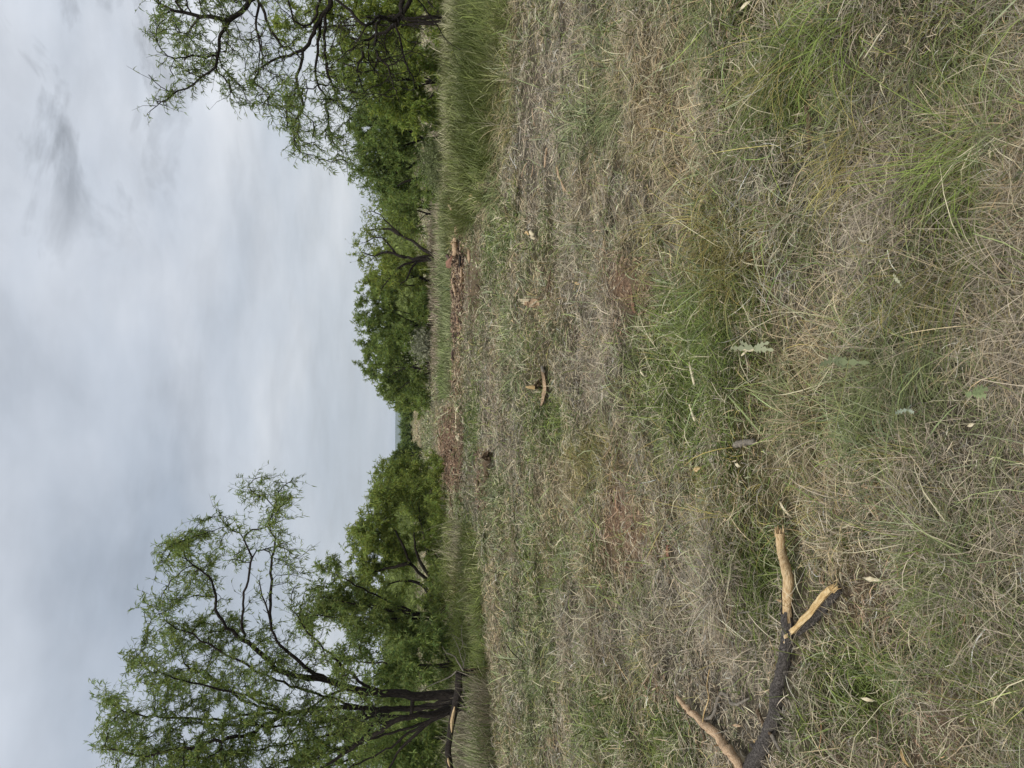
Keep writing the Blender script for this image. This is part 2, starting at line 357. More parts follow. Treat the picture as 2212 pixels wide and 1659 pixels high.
def field_band(xa, xb, ntuft, per, lens, wmin, segs, spread, nm):
    # tufts: several blades of one kind sharing a lean
    x, y = sample_screen(ntuft, xa, xb)
    px, py = to_px(x, y, 0 * x)
    keep = ~is_tall(px, py)
    for (hx, hy, rx, ry, dep) in HOLES:
        keep &= ~((((px - hx) / rx) ** 2 + ((py - hy) / ry) ** 2 < .8) & (RNG.random(len(x)) < .9))
    K = kinds(x, y); k = pick(K, 2.0)
    soil = (np.argmax(K, 1) == 5)
    keep &= ~(soil & (RNG.random(len(x)) < .58))
    keep &= (vn(x, y, .16 + .004 * lens, 907) > .30) | (RNG.random(len(x)) < .4)
    x, y, k = x[keep], y[keep], k[keep]
    n = len(x)
    lean = 2 * math.pi * (fbm(x, y, 1.0, 101) * 2.4) + RNG.normal(0, .7, n)
    tsz = np.exp(RNG.normal(0, .32, n)) * (0.75 + .6 * vn(x, y, .5, 77))
    tb = np.exp(RNG.normal(0, .16, n))
    hue = RNG.normal(0, 1, n)
    rep = np.repeat(np.arange(n), per)
    N_ = len(rep)
    kk = k[rep]
    swap = RNG.random(N_) < .16
    kk[swap] = RNG.choice([0, 1, 2, 3, 1], swap.sum())
    green = (kk == 2) | (kk == 3) | (kk == 4)
    sx = spread * np.exp(RNG.normal(0, .3, n))[rep] * np.where(green, .7, 1.5)
    ox, oy = RNG.normal(0, 1, N_) * sx, RNG.normal(0, 1, N_) * sx
    bx, by = x[rep] + ox, y[rep] + oy
    Ln = lens * tsz[rep] * np.exp(RNG.normal(0, .35, N_)) * np.array([.85, .85, 1.15, 1.3, 1.25, .55])[kk]
    az = np.where(green, lean[rep] + RNG.normal(0, .75, N_), RNG.uniform(0, 2 * math.pi, N_))
    out = np.arctan2(oy, ox)
    az = np.where(green & (RNG.random(N_) < .4), out, az)
    el = np.where(green, np.abs(RNG.normal(.75, .35, N_)), np.abs(RNG.normal(.22, .28, N_)))
    curl = np.where(green, RNG.uniform(.5, 1.9, N_), RNG.uniform(-.1, .9, N_))
    wig = RNG.normal(0, .8, N_) + np.where(green, 0, RNG.normal(0, .9, N_))
    D = np.hypot(bx, by)
    Wd = np.maximum(wmin, D * .00062) * np.exp(RNG.normal(0, .3, N_)) * np.array([.85, .85, 1.05, 1.25, .95, 1])[kk]
    c = PAL[kk] * (tb[rep] * np.exp(RNG.normal(-.12, .46, N_)))[:, None]
    c = c * (1 + .07 * hue[rep][:, None] * np.array([1, .1, -1.]))
    hl = green & (RNG.random(N_) < .12); c[hl] = np.array((.34, .38, .22)) * RNG.uniform(.7, 1.15, (hl.sum(), 1))
    pale = RNG.random(N_) < .10
    c[pale] = np.array((.58, .53, .36)) * RNG.uniform(.8, 1.15, (pale.sum(), 1))
    z = H(bx, by) + np.where(green, -.005, RNG.uniform(0, .05, N_))
    P = np.stack([bx, by, z], 1)
    o = blades(nm, P, Ln, Wd, el, az, curl, wig, np.clip(c, .01, .85), segs)
    o['kind'] = 'stuff'; return o
# ------------------------------------------------------------------ tubes and wood pieces
def tube(pts, rad, sides=6, jit=0.0, cap=True, rough=0.0):
    """V, Q(4) of a tapered tube along pts"""
    pts = np.asarray(pts, float); n = len(pts)
    rad = np.broadcast_to(np.asarray(rad, float), (n,)) if np.ndim(rad) else np.full(n, float(rad))
    T = np.gradient(pts, axis=0); T /= np.linalg.norm(T, axis=1, keepdims=True) + 1e-9
    ref = np.array((0, 0, 1.)) if abs(T[0][2]) < .8 else np.array((1., 0, 0))
    U = np.zeros_like(T); u = np.cross(T[0], ref); u /= np.linalg.norm(u)
    for i in range(n):
        u = u - T[i] * np.dot(u, T[i]); u /= np.linalg.norm(u) + 1e-9; U[i] = u
    Wv = np.cross(T, U)
    a = np.arange(sides) * 2 * math.pi / sides
    rr = rad[:, None] * np.ones((1, sides))
    if rough: rr = rr * (1 + RNG.uniform(-rough, rough, (n, sides)) + .6 * RNG.uniform(-rough, rough, (1, sides)))
    V = pts[:, None, :] + rr[:, :, None] * (np.cos(a)[None, :, None] * U[:, None, :] + np.sin(a)[None, :, None] * Wv[:, None, :])
    V = V.reshape(-1, 3)
    i = np.arange(n - 1)[:, None] * sides; j = np.arange(sides)[None, :]; j2 = (j + 1) % sides
    Q = np.stack([i + j, i + j2, i + sides + j2, i + sides + j], -1).reshape(-1, 4)
    if cap:
        for e, base in ((0, 0), (n - 1, (n - 1) * sides)):
            c = len(V); V = np.vstack([V, pts[e]])
            for k in range(0, sides):
                Q = np.vstack([Q, [c, base + k, base + (k + 1) % sides, c] if False else [base + k, base + (k + 1) % sides, c, c]])
    return V, Q
def cat_mesh(parts):
    Vs, Qs, o = [], [], 0
    for V, Q in parts:
        Vs.append(V); Qs.append(Q + o); o += len(V)
    return np.vstack(Vs), np.vstack(Qs)
def resample(pts, step):
    pts = np.asarray(pts, float)
    # Catmull-Rom through the traced points
    out = []
    n = len(pts)
    for i in range(n - 1):
        p0, p1, p2, p3 = pts[max(i - 1, 0)], pts[i], pts[i + 1], pts[min(i + 2, n - 1)]
        k = max(1, int(round(np.linalg.norm(p2 - p1) / step)))
        for j in range(k):
            t = j / k
            out.append(.5 * ((2 * p1) + (-p0 + p2) * t + (2 * p0 - 5 * p1 + 4 * p2 - p3) * t * t + (-p0 + 3 * p1 - 3 * p2 + p3) * t ** 3))
    out.append(pts[-1]); return np.array(out)
def quadmesh(name, VQ, mat, parent=None, smooth=True):
    V, Q = VQ
    V = np.asarray(V, float)
    me = bpy.data.meshes.new(name)
    org = V.mean(0); A_ = V - org; ev, ec = np.linalg.eigh(A_.T @ A_); ax = ec[:, ::-1].copy()
    if np.linalg.det(ax) < 0: ax[:, 2] *= -1
    V = A_ @ ax                      # local X runs along the grain
    faces = []
    for q in Q.tolist():
        f = []
        for v in q:
            if v not in f: f.append(v)
        if len(f) >= 3: faces.append(f)
    me.from_pydata(V.tolist(), [], faces); me.update()
    if smooth: me.polygons.foreach_set('use_smooth', np.ones(len(me.polygons), bool))
    me.materials.append(mat)
    o = bpy.data.objects.new(name, me); COL.objects.link(o)
    mw = Matrix([list(ax[i]) + [org[i]] for i in range(3)] + [[0, 0, 0, 1]])
    if parent is not None:
        o.parent = parent; mw = Matrix.Translation(-Vector(parent.location)) @ mw
    o.matrix_local = mw
    return o

# ------------------------------------------------------------------ trees
def grow(stems, attr, step, kill, maxit=140, crook=.35, depth_w=0):
    """space colonisation from traced stems; returns nodes, parents, attractor-leafiness at tips"""
    nodes, par = [], []
    for st in stems:
        pts = st
        base = None
        if nodes:
            A = np.array(nodes); d = np.linalg.norm(A - pts[0], axis=1); k = int(np.argmin(d))
            base = k
        prev = base if base is not None else -1
        for i, p in enumerate(pts):
            if i == 0 and base is not None and np.linalg.norm(np.array(nodes[base]) - p) < 1e-3: continue
            nodes.append(np.array(p)); par.append(prev); prev = len(nodes) - 1
    A = attr[:, :3]; alive = np.ones(len(A), bool)
    for it in range(maxit):
        kd = kdtree.KDTree(len(nodes))
        for i, p in enumerate(nodes): kd.insert(p, i)
        kd.balance()
        acc = {}
        idx = np.nonzero(alive)[0]
        if len(idx) == 0: break
        near = 0
        for a in idx:
            co, k, dist = kd.find(A[a])
            if dist < kill: alive[a] = False; near += 1; continue
            v = A[a] - nodes[k]; v = v / (np.linalg.norm(v) + 1e-9)
            w = 1.0 / (dist + step)
            if k in acc: acc[k][0] += v * w; acc[k][1] += 1
            else: acc[k] = [v * w, 1]
        if not acc: break
        for k, (v, c) in acc.items():
            v = v / (np.linalg.norm(v) + 1e-9)
            v = v + RNG.normal(0, crook, 3)
            if par[k] >= 0:
                pd = nodes[k] - nodes[par[k]]; v = v + .7 * pd / (np.linalg.norm(pd) + 1e-9)
            v = v / (np.linalg.norm(v) + 1e-9)
            nodes.append(nodes[k] + v * step); par.append(k)
    return np.array(nodes), np.array(par)
def leaf_strips(P, D, L, Wd, colr):
    """drooping narrow strips: P base, D unit direction"""
    n = len(P)
    mid = P + D * (L * .55)[:, None]
    tipd = D + np.array((0, 0, -.55)); tipd /= np.linalg.norm(tipd, axis=1, keepdims=True)
    tip = mid + tipd * (L * .45)[:, None]
    s = np.cross(D, RNG.normal(0, 1, (n, 3))); s /= np.linalg.norm(s, axis=1, keepdims=True) + 1e-9
    h = s * (Wd * .5)[:, None]
    V = np.stack([P - h * .5, P + h * .5, mid - h, mid + h, tip - h * .25, tip + h * .25], 1).reshape(-1, 3)
    b = (np.arange(n) * 6)[:, None]
    Q = np.stack([b + [0, 1, 3, 2], b + [2, 3, 5, 4]], 1).reshape(-1, 4)
    return V, Q, np.repeat(colr, 6, 0)
def unit(v): return v / (np.linalg.norm(v, axis=-1, keepdims=True) + 1e-9)
LEAFC = np.array((.118, .164, .042))
def tree(label, D, stems, lobes, natt, step=.22, leaves=14, leafL=.13, leafW=.02, tint=(1, 1, 1), depth=1.0, r_tip=.006, expo=2.3, group=None, twigs=2, twigL=.35,
         name='mesquite_tree', catg='tree', srad=None, rmax=None, hole=0, barkm=None):
    # stems: lists of (X, Y) or (X, Y, depth offset) photo positions at distance D
    st3 = []
    for si, s in enumerate(stems):
        off = RNG.normal(0, .35) * depth if si else 0.0
        pts = []
        for i, q in enumerate(s):
            o_ = q[2] if len(q) > 2 else off * min(1, i / 3)
            pts.append(at(q[0], q[1], D + o_))
        if si == 0 or (len(s[0]) > 3): pass
        pts = resample(pts, step)
        if len(pts) > 3:
            pts[1:-1] += RNG.normal(0, .008 + step * .05, (len(pts) - 2, 3))
        st3.append(pts)
    rt = st3[0][0].copy(); rt[2] = float(H(rt[0], rt[1])) - .05
    if st3[0][0][2] > rt[2] + .1: st3[0] = np.vstack([rt, st3[0]])
    # attractors inside the lobes
    areas = np.array([l[2] * l[3] for l in lobes], float); cnt = np.maximum(3, natt * areas / areas.sum()).astype(int)
    A = []
    for l, c in zip(lobes, cnt):
        leafy = l[4] if len(l) > 4 else 1.0
        v = unit(RNG.normal(0, 1, (c, 3))) * (RNG.random((c, 1)) ** .4)
        m = D / F
        dd = (l[5] if len(l) > 5 else RNG.normal(0, .5) * depth)
        ctr = at(l[0], l[1], D + dd)
        rad = np.array((l[3] * m, (l[2] + l[3]) * .5 * m, l[2] * m))
        q = ctr + v * rad
        A.append(np.hstack([q, np.full((c, 1), leafy)]))
    A = np.vstack(A)
    A = A[A[:, 2] > H(A[:, 0], A[:, 1]) + .12]
    cs = .055 * D * .8; kk_ = vn(A[:, 0] + A[:, 1] * .7, A[:, 2] * 1.3, cs * .6, 17) + .5 * vn(A[:, 0], A[:, 2] + A[:, 1], cs * .25, 18)
    A = A[kk_ > np.quantile(kk_, .28)]
    nodes, par = grow(st3, A, step, step * 1.5)
    n = len(nodes)
    sr = np.zeros(n); o_ = 0
    for si, pts in enumerate(st3):
        a_, b_ = (srad[si] if isinstance(srad, list) else srad) if srad else (0, 0)
        m_ = min(len(pts), n - o_); sr[o_:o_ + m_] = np.linspace(a_, b_, m_); o_ += m_ - (1 if 0 else 0)
    # radii
    kids = [[] for _ in range(n)]
    for i in range(n):
        if par[i] >= 0: kids[par[i]].append(i)
    r = np.zeros(n)
    order = np.argsort(-np.arange(n))
    for i in order:
        if not kids[i]: r[i] = r_tip
        else: r[i] = (sum(r[k] ** expo for k in kids[i])) ** (1 / expo) + step * .0005
    if rmax: r *= min(1.0, rmax / r.max()) if r.max() > rmax else 1.0; r = np.maximum(r, r_tip)
    r = np.maximum(r, sr)
    # chains
    parts = []
    started = [i for i in range(n) if par[i] < 0]
    stack = [(i, -1) for i in started]
    while stack:
        i, p = stack.pop()
        ch = [p, i] if p >= 0 else [i]
        cur = i
        while kids[cur]:
            ks = sorted(kids[cur], key=lambda k: -r[k])
            for k in ks[1:]: stack.append((k, cur))
            cur = ks[0]; ch.append(cur)
        if len(ch) < 2: continue
        pts = nodes[ch]; rr = r[ch].copy()
        if p >= 0: rr[0] = min(rr[0], rr[1] * 1.15)
        sd = 8 if rr.max() > .05 else (5 if rr.max() > .02 else 3)
        parts.append(tube(pts, rr, sd, cap=False, rough=.12 if sd == 8 else .05))
    # leafy twigs
    kd = kdtree.KDTree(len(A))
    for i, a in enumerate(A): kd.insert(a[:3], i)
    kd.balance()
    thin = np.nonzero(r < r_tip * 2.6)[0]
    lf = np.array([A[kd.find(nodes[i])[1], 3] for i in thin]); thin = thin[RNG.random(len(thin)) < .35 + .65 * lf]
    tn = np.repeat(thin, twigs)
    lfp = np.array([A[kd.find(nodes[i])[1], 3] for i in thin]); lfp = np.repeat(lfp, twigs)
    pd = np.array([nodes[i] - nodes[par[i]] if par[i] >= 0 else (0, 0, 1) for i in tn]).reshape(-1, 3)
    td = unit(unit(pd) + RNG.normal(0, .75, (len(tn), 3)) + np.array((0, 0, .1)))
    tl = twigL * RNG.uniform(.5, 1.4, len(tn))
    P0 = nodes[tn]; P1 = P0 + td * (tl * .5)[:, None]; P2 = P1 + unit(td + np.array((0, 0, -.35)) + RNG.normal(0, .2, td.shape)) * (tl * .5)[:, None]
    if twigL > .2:
        s = unit(np.cross(td, RNG.normal(0, 1, td.shape))) * r_tip * .55; s2 = unit(np.cross(td, s)) * r_tip * .55
        tri = [s, -.5 * s + .87 * s2, -.5 * s - .87 * s2]
        V = np.stack([P0 + t_ for t_ in tri] + [P1 + .8 * t_ for t_ in tri] + [P2 + .4 * t_ for t_ in tri], 1).reshape(-1, 3)
        b = (np.arange(len(tn)) * 9)[:, None]
        Q = np.stack([b + [i + 3 * k, (i + 1) % 3 + 3 * k, (i + 1) % 3 + 3 + 3 * k, i + 3 + 3 * k] for k in (0, 1) for i in (0, 1, 2)], 1).reshape(-1, 4)
        parts.append((V, Q))
    V, Q = cat_mesh(parts)
    root = empty(name, tuple(rt), label, catg, group)
    mesh_np('trunk', V, Q, barkm or M_BARK, root)
    # leaves
    ln = RNG.poisson(leaves * lfp)
    rep = np.repeat(np.arange(len(tn)), ln)
    t = RNG.random(len(rep))[:, None]
    base = np.where(t < .5, P0[rep] + (P1 - P0)[rep] * t * 2, P1[rep] + (P2 - P1)[rep] * (t * 2 - 1))
    cl = RNG.normal(0, 1, len(A)); clk = np.array([cl[kd.find(p)[1]] for p in nodes[thin]]); clk = np.repeat(clk, twigs)[rep]
    dirs = unit(td[rep] * .5 + RNG.normal(0, .75, (len(rep), 3)) + np.array((0, 0, -.15)))
    # two pinnae per leaf
    d1 = unit(dirs + RNG.normal(0, .22, dirs.shape)); d2 = unit(dirs + RNG.normal(0, .22, dirs.shape))
    Pb = np.vstack([base, base]); Dd = np.vstack([d1, d2])
    nL = len(Pb)
    bri = np.exp(np.tile(clk, 2) * .10 + RNG.normal(0, .2, nL))
    c = LEAFC * np.array(tint) * bri[:, None]; c = c * (1 + RNG.normal(0, .09, (nL, 1)) * np.array([1.2, .2, -.6]))
    Vl, Ql, Cl = leaf_strips(Pb, Dd, leafL * RNG.uniform(.6, 1.3, nL), leafW * RNG.uniform(.7, 1.3, nL), np.clip(c, .008, .6))
    mesh_np('crown', Vl, Ql, M_LEAF, root, colr=Cl, smooth=False)
    return root

def r1(*p): return [(162 + .415 * a, 972 + .415 * b) for a, b in p]      # traced on an enlarged crop of the left tree
def r2(*p): return [(270 + .366 * a, .366 * b) for a, b in p]            # ... of the right tree
def r3(*p): return [(702 + .2686 * a, 378 + .2686 * b) for a, b in p]    # ... of the tree by the strip

# the big tree on the left
A_st = [[(1046, 1500)] + r1((1990, 1275), (1800, 1275), (1600, 1265), (1450, 1245), (1350, 1210), (1250, 1185), (1180, 1185), (1050, 1140), (960, 1050), (880, 985), (820, 945), (770, 900), (735, 830), (730, 760), (715, 690), (650, 620), (560, 560)),
        r1((1350, 1210), (1250, 1170), (1180, 1110), (1120, 1060), (1050, 990), (1020, 900), (1000, 850), (975, 760), (960, 690)),
        r1((1020, 900), (1010, 850), (1020, 760), (1015, 640), (1025, 560), (1040, 460), (1010, 400), (1040, 300), (1080, 190), (1130, 160)),
        r1((880, 985), (870, 900), (875, 800), (880, 740), (910, 640), (915, 560), (880, 470), (800, 400), (760, 340)),
        r1((1040, 300), (990, 250), (940, 230), (900, 190)),
        [(1046, 1515)] + r1((1990, 1320), (1940, 1310), (1800, 1340), (1650, 1350), (1500, 1345), (1350, 1340), (1200, 1360), (1090, 1370), (1000, 1350), (900, 1310), (820, 1270), (750, 1210), (650, 1150), (560, 1140)),
        r1((1090, 1370), (900, 1370), (800, 1400), (600, 1400), (450, 1390), (300, 1370), (200, 1330)),
        [(1046, 1530)] + r1((1990, 1335), (1860, 1370), (1700, 1400), (1550, 1480), (1400, 1580), (1290, 1655), (1150, 1720)),
        r1((1750, 1395), (1600, 1385), (1450, 1400), (1300, 1440), (1200, 1460)),
        [(1046, 1545)] + r1((1980, 1350), (1850, 1420), (1750, 1500), (1680, 1580), (1620, 1690)),
        r1((1400, 1250), (1300, 1290), (1230, 1340), (1150, 1440), (1060, 1560), (1000, 1655), (900, 1750)),
        r1((1090, 1370), (1000, 1430), (900, 1480), (800, 1500), (650, 1540), (500, 1570), (350, 1590), (200, 1560)),
        r1((1985, 1345), (1700, 1395), (1450, 1450), (1200, 1510), (950, 1560), (700, 1610)), r1((1980, 1360), (1750, 1440), (1500, 1520), (1250, 1610), (950, 1690)),
        r1((1985, 1330), (1700, 1350), (1400, 1400), (1150, 1430), (900, 1440), (650, 1420)), r1((1985, 1350), (1800, 1440), (1650, 1540), (1450, 1640), (1250, 1730)), r1((1600, 1265), (1450, 1180), (1330, 1060), (1220, 960), (1150, 850)),
        r1((1500, 1345), (1320, 1290), (1150, 1235), (950, 1150), (700, 1010), (480, 900)), r1((1090, 1370), (900, 1280), (650, 1220), (400, 1150), (320, 1080)),
        r1((1600, 1380), (1500, 1500), (1380, 1560), (1250, 1580), (1100, 1620), (1000, 1660), (850, 1700))]
A_lb = [(240, 1495, 24, 34), (228, 1600, 22, 34), (280, 1560, 40, 44), (320, 1440, 32, 40), (345, 1300, 34, 40, .7), (330, 1375, 22, 24, .7), (345, 1205, 20, 20, .9), (400, 1185, 30, 34), (440, 1170, 40, 42), (478, 1130, 30, 34), (560, 1060, 22, 36, .8),
        (622, 1072, 22, 34, .8), (600, 1130, 30, 44, .7), (430, 1250, 44, 44, .9), (395, 1370, 50, 54), (470, 1370, 60, 54), (470, 1480, 70, 62), (360, 1510, 66, 52), (350, 1620, 80, 56), (500, 1600, 80, 64), (600, 1500, 60, 70, .8),
        (560, 1290, 40, 40, .35), (655, 1400, 46, 46, .6), (690, 1590, 60, 80, .9), (720, 1450, 40, 60, .6), (560, 1560, 50, 60, .9), (800, 1580, 50, 70, .7), (650, 1320, 30, 40, .7), (560, 1400, 56, 50, .9), (520, 1200, 40, 34, .8), (610, 1200, 34, 34, .6), (440, 1690, 120, 70), (640, 1260, 26, 34, .5), (760, 1520, 60, 70, .3)]
tree('large mesquite with several leaning dark trunks rising behind the broken hanging log', 15.0, A_st, A_lb, 2900, step=.14, leaves=11, leafL=.105, leafW=.0135, srad=[(.105, .010), (.045, .01), (.032, .006), (.03, .006), (.01, .005), (.075, .008), (.025, .006), (.09, .015), (.04, .01), (.06, .015), (.028, .008), (.028, .006), (.035, .008), (.035, .006), (.035, .006), (.035, .006), (.035, .008), (.03, .006), (.03, .006), (.022, .006), (.03, .006)], depth=1.5, r_tip=.0068, rmax=.15, expo=2.6, twigs=3, twigL=.36, tint=(1.9, 1.76, 1.9))
# the big tree on the right, its trunk just outside the picture
R_st = [[(1056, -150)] + r2((1750, -380), (1500, -330), (1330, -200), (1230, -60), (1200, 30), (1150, 130), (1100, 220), (1050, 290), (960, 330), (870, 350), (800, 400), (760, 470)),
        r2((1330, -200), (1180, -60), (1120, 110), (1060, 150), (1000, 130), (980, 60)),
        r2((1330, -200), (900, -180), (790, -60), (790, 60), (770, 130), (790, 250), (810, 330), (820, 400)),
        r2((790, -60), (690, 60), (610, 130), (550, 240), (545, 330), (530, 400), (450, 470), (370, 520), (280, 560), (220, 600), (150, 655)),
        r2((290, 545), (210, 510), (140, 440)),
        r2((790, 10), (840, 120), (860, 180), (920, 260), (1000, 300), (1050, 360)),
        r2((1050, 290), (1040, 400), (1020, 500), (1050, 620), (1010, 720), (1000, 850)),
        r2((1160, 110), (1130, 350), (1130, 480), (1180, 560), (1200, 700)),
        r2((1180, 80), (1180, 350), (1210, 480), (1280, 620)),
        r2((1750, -380), (1700, -40), (1580, 160), (1480, 210), (1400, 240), (1320, 215)),
        r2((1400, 240), (1400, 330), (1370, 420), (1420, 560)),
        r2((1640, -300), (1620, 95), (1500, 100), (1420, 150), (1330, 60)),
        r2((1600, 130), (1650, 350), (1700, 450), (1710, 520)),
        r2((1700, -40), (1830, 130), (1880, 220), (1930, 260), (2000, 320)),
        r2((1500, 100), (1480, 300), (1560, 420), (1600, 560)),
        r2((545, 330), (430, 330), (330, 330), (250, 330), (190, 245)),
        r2((620, 120), (450, 90), (300, 60), (200, 20))]
R_lb = [(345, 20, 26, 34), (340, 70, 20, 22), (390, 70, 36, 44), (420, 140, 34, 34, .8), (450, 20, 46, 34, .8), (470, 110, 40, 40, .6), (500, 190, 36, 30, .8), (545, 215, 36, 30, .6), (560, 150, 40, 36, .4), (520, 60, 44, 40, .4), (600, 100, 44, 40, .2), (610, 240, 36, 32, .9),
        (580, 200, 30, 30, .9), (645, 290, 36, 34, .8), (650, 220, 40, 44, .9), (700, 180, 50, 50, .35), (680, 120, 50, 50, .15), (700, 280, 36, 44, .9), (735, 310, 30, 40, 1), (735, 355, 20, 26, .7), (650, 50, 44, 44, .3), (760, 220, 40, 56, .8), (760, 100, 60, 70, .15),
        (830, 140, 50, 60, .06), (880, 80, 50, 60, .04), (430, -60, 120, 60), (620, -70, 100, 50, .6), (900, 170, 30, 40, .05), (350, 120, 20, 24, .6), (372, 175, 14, 14, .4), (350, 215, 20, 14, .25)]
tree('large mesquite reaching in from the right edge with bare drooping dark twigs', 14.0, R_st, R_lb, 3000, step=.13, leaves=10, leafL=.105, leafW=.0135, srad=[(.11, .012), (.05, .008), (.05, .01), (.045, .005), (.01, .004), (.03, .01), (.025, .008), (.03, .008), (.03, .008), (.06, .02), (.03, .008), (.06, .012), (.016, .005), (.016, .005), (.02, .006), (.02, .005), (.02, .005)], depth=1.2, r_tip=.0085, rmax=.12, expo=2.6, twigs=2, twigL=.34, tint=(1.65, 1.55, 1.7))

def gx(D): return 868 + F * 1.6 / D * 1.02
def auto_stems(Y, D, lobes, k=4):
    b = gx(D); out = []
    ls = sorted(lobes, key=lambda l: -l[2] * l[3])[:k]
    for i, l in enumerate(ls):
        yb = Y + (i - k / 2) * 4
        out.append([(b, yb), (b - (b - l[0]) * .3, yb + (l[1] - yb) * .18), (b - (b - l[0]) * .65, yb + (l[1] - yb) * .55), (l[0] + l[2] * .2, l[1])])
    return out
C_st = [[(970, 1283), (967, 1279), (930, 1258), (888, 1217), (867, 1171), (847, 1138), (822, 1126)], [(968, 1270), (963, 1262), (946, 1221), (938, 1171)], [(930, 1288), (909, 1262), (876, 1254), (840, 1262)],
        [(888, 1217), (850, 1225), (810, 1235)], [(955, 1260), (925, 1200), (915, 1150), (905, 1120)], [(940, 1260), (900, 1200), (895, 1150)]]
J_st = [r3((882, 640), (800, 605), (700, 530), (600, 480), (520, 400), (450, 330), (380, 290)), r3((880, 655), (750, 670), (640, 660), (570, 640), (500, 540), (430, 500), (350, 530)),
        r3((880, 678), (750, 680), (680, 710), (600, 740), (560, 780), (500, 850), (450, 930)), r3((870, 680), (740, 700), (690, 770), (650, 850), (600, 890)), r3((640, 660), (500, 620), (400, 650), (300, 620)), r3((600, 480), (540, 440), (420, 430), (350, 450))]
L_st = [r2((1880, 720), (1860, 700), (1780, 640), (1700, 560)), r2((1880, 820), (1840, 820), (1760, 820), (1700, 840), (1600, 880)), r2((1880, 900), (1840, 910), (1780, 930), (1700, 970), (1640, 1010), (1500, 1040)), r2((1870, 1040), (1780, 1050), (1700, 1060), (1600, 1100)), r2((1760, 820), (1650, 760), (1500, 740), (1400, 720))]
MID = [
 ('green mesquite behind the leaning trunks with its lighter crown poking above them', 24, 1340, [(690, 1290, 40, 44, .8), (720, 1240, 30, 34, .9), (750, 1300, 50, 50), (820, 1340, 70, 56), (890, 1350, 50, 60), (660, 1330, 36, 36, .7)], None, 600, (1, 1, 1)),
 ('dense mesquite directly behind the dark trunks of the big left tree', 21, 1450, [(760, 1430, 60, 56, .8), (830, 1470, 60, 60), (900, 1440, 50, 70), (950, 1400, 30, 70)], None, 460, (.85, .9, .9)),
 ('mesquite filling the far left edge behind the leaning trunks', 22, 1600, [(760, 1600, 70, 70, .8), (840, 1640, 70, 70), (900, 1580, 50, 60), (690, 1660, 60, 60, .8), (930, 1660, 40, 60)], None, 560, (.9, .95, .9)),
 ('rounded mesquite with a fan of bare black stems low on its left side', 28, 1265, [(790, 1225, 32, 44), (800, 1140, 36, 44), (830, 1280, 50, 50), (860, 1190, 50, 54), (860, 1100, 44, 50), (905, 1150, 40, 60, .8), (915, 1060, 36, 40), (830, 1080, 36, 40), (780, 1180, 24, 36, .8), (935, 1110, 22, 50)], C_st, 900, (1.1, 1.08, .9)),
 ('mesquite at the inner end of the left tree line beside the open gap', 36, 1062, [(825, 1030, 26, 34, .9), (850, 1065, 40, 44), (808, 1070, 20, 28, .8), (885, 1015, 24, 34), (895, 1080, 34, 44), (860, 1020, 24, 30), (918, 1040, 18, 36)], None, 620, (1.08, 1.06, .85)),
 ('small dark mesquite at the end of the left tree line', 58, 992, [(856, 990, 12, 20), (874, 978, 13, 22), (880, 1004, 14, 22)], None, 240, (.75, .8, .8)),
 ('low mesquite with dark fanned stems just right of the open gap', 52, 858, [(878, 850, 18, 22), (866, 872, 14, 18), (885, 880, 12, 20), (862, 845, 14, 16), (890, 845, 10, 24, .5)], None, 300, (1, 1, .9)),
 ('tall mesquite standing behind the low fanned one near the gap', 42, 795, [(806, 790, 24, 30), (830, 815, 34, 40), (862, 770, 40, 44), (885, 815, 26, 34), (830, 755, 34, 40), (800, 745, 20, 26), (848, 850, 18, 20), (900, 770, 20, 44)], None, 640, (.9, .93, .85)),
 ('wide mesquite in the middle of the right tree line', 39, 700, [(795, 690, 28, 34), (835, 665, 40, 40), (872, 700, 40, 44), (800, 650, 26, 28), (890, 725, 30, 40), (845, 725, 34, 34), (905, 680, 20, 50)], None, 640, (.9, .94, .85)),
 ('mesquite in the row close behind the open black stemmed one', 41, 618, [(806, 615, 26, 30), (845, 600, 38, 46), (890, 625, 34, 44), (905, 590, 20, 40), (830, 560, 30, 30, .8)], None, 480, (1.15, 1.1, .85)),
 ('open vase shaped mesquite with spreading black stems on the strip', 35, 553, [(778, 535, 16, 22, .8), (800, 503, 22, 26), (800, 565, 24, 26), (838, 480, 34, 30), (840, 592, 30, 26, .9), (880, 500, 22, 30, .7), (826, 530, 24, 36, .5), (780, 560, 14, 16)], J_st, 900, (1.1, 1.08, .85)),
 ('mesquite right of the open vase shaped one', 37, 462, [(828, 430, 30, 40), (800, 405, 22, 26), (866, 450, 40, 40), (898, 480, 24, 34), (850, 400, 34, 36), (905, 430, 18, 40)], None, 560, (.9, .95, .85)),
 ('dark mesquite with low crooked black trunks above a grey green bush', 30, 345, [(795, 340, 40, 44), (770, 385, 24, 26, .8), (840, 300, 46, 56), (865, 375, 40, 44), (830, 400, 30, 34), (890, 330, 24, 60, .7), (790, 270, 40, 44)], L_st, 800, (.85, .9, .85)),
 ('dense mesquite behind the drooping bare twigs', 27, 190, [(850, 210, 60, 56), (800, 170, 50, 60), (900, 240, 34, 50), (740, 140, 50, 56, .8), (890, 150, 44, 60)], None, 700, (1.1, 1.1, .8)),
 ('mesquite against the right edge behind the bare twigs', 25, 50, [(850, 60, 70, 60), (900, 20, 44, 60), (770, 40, 60, 60, .9), (690, 30, 50, 50, .7), (880, -50, 60, 60), (620, 60, 40, 40, .5)], None, 720, (1.15, 1.12, .8)),
]
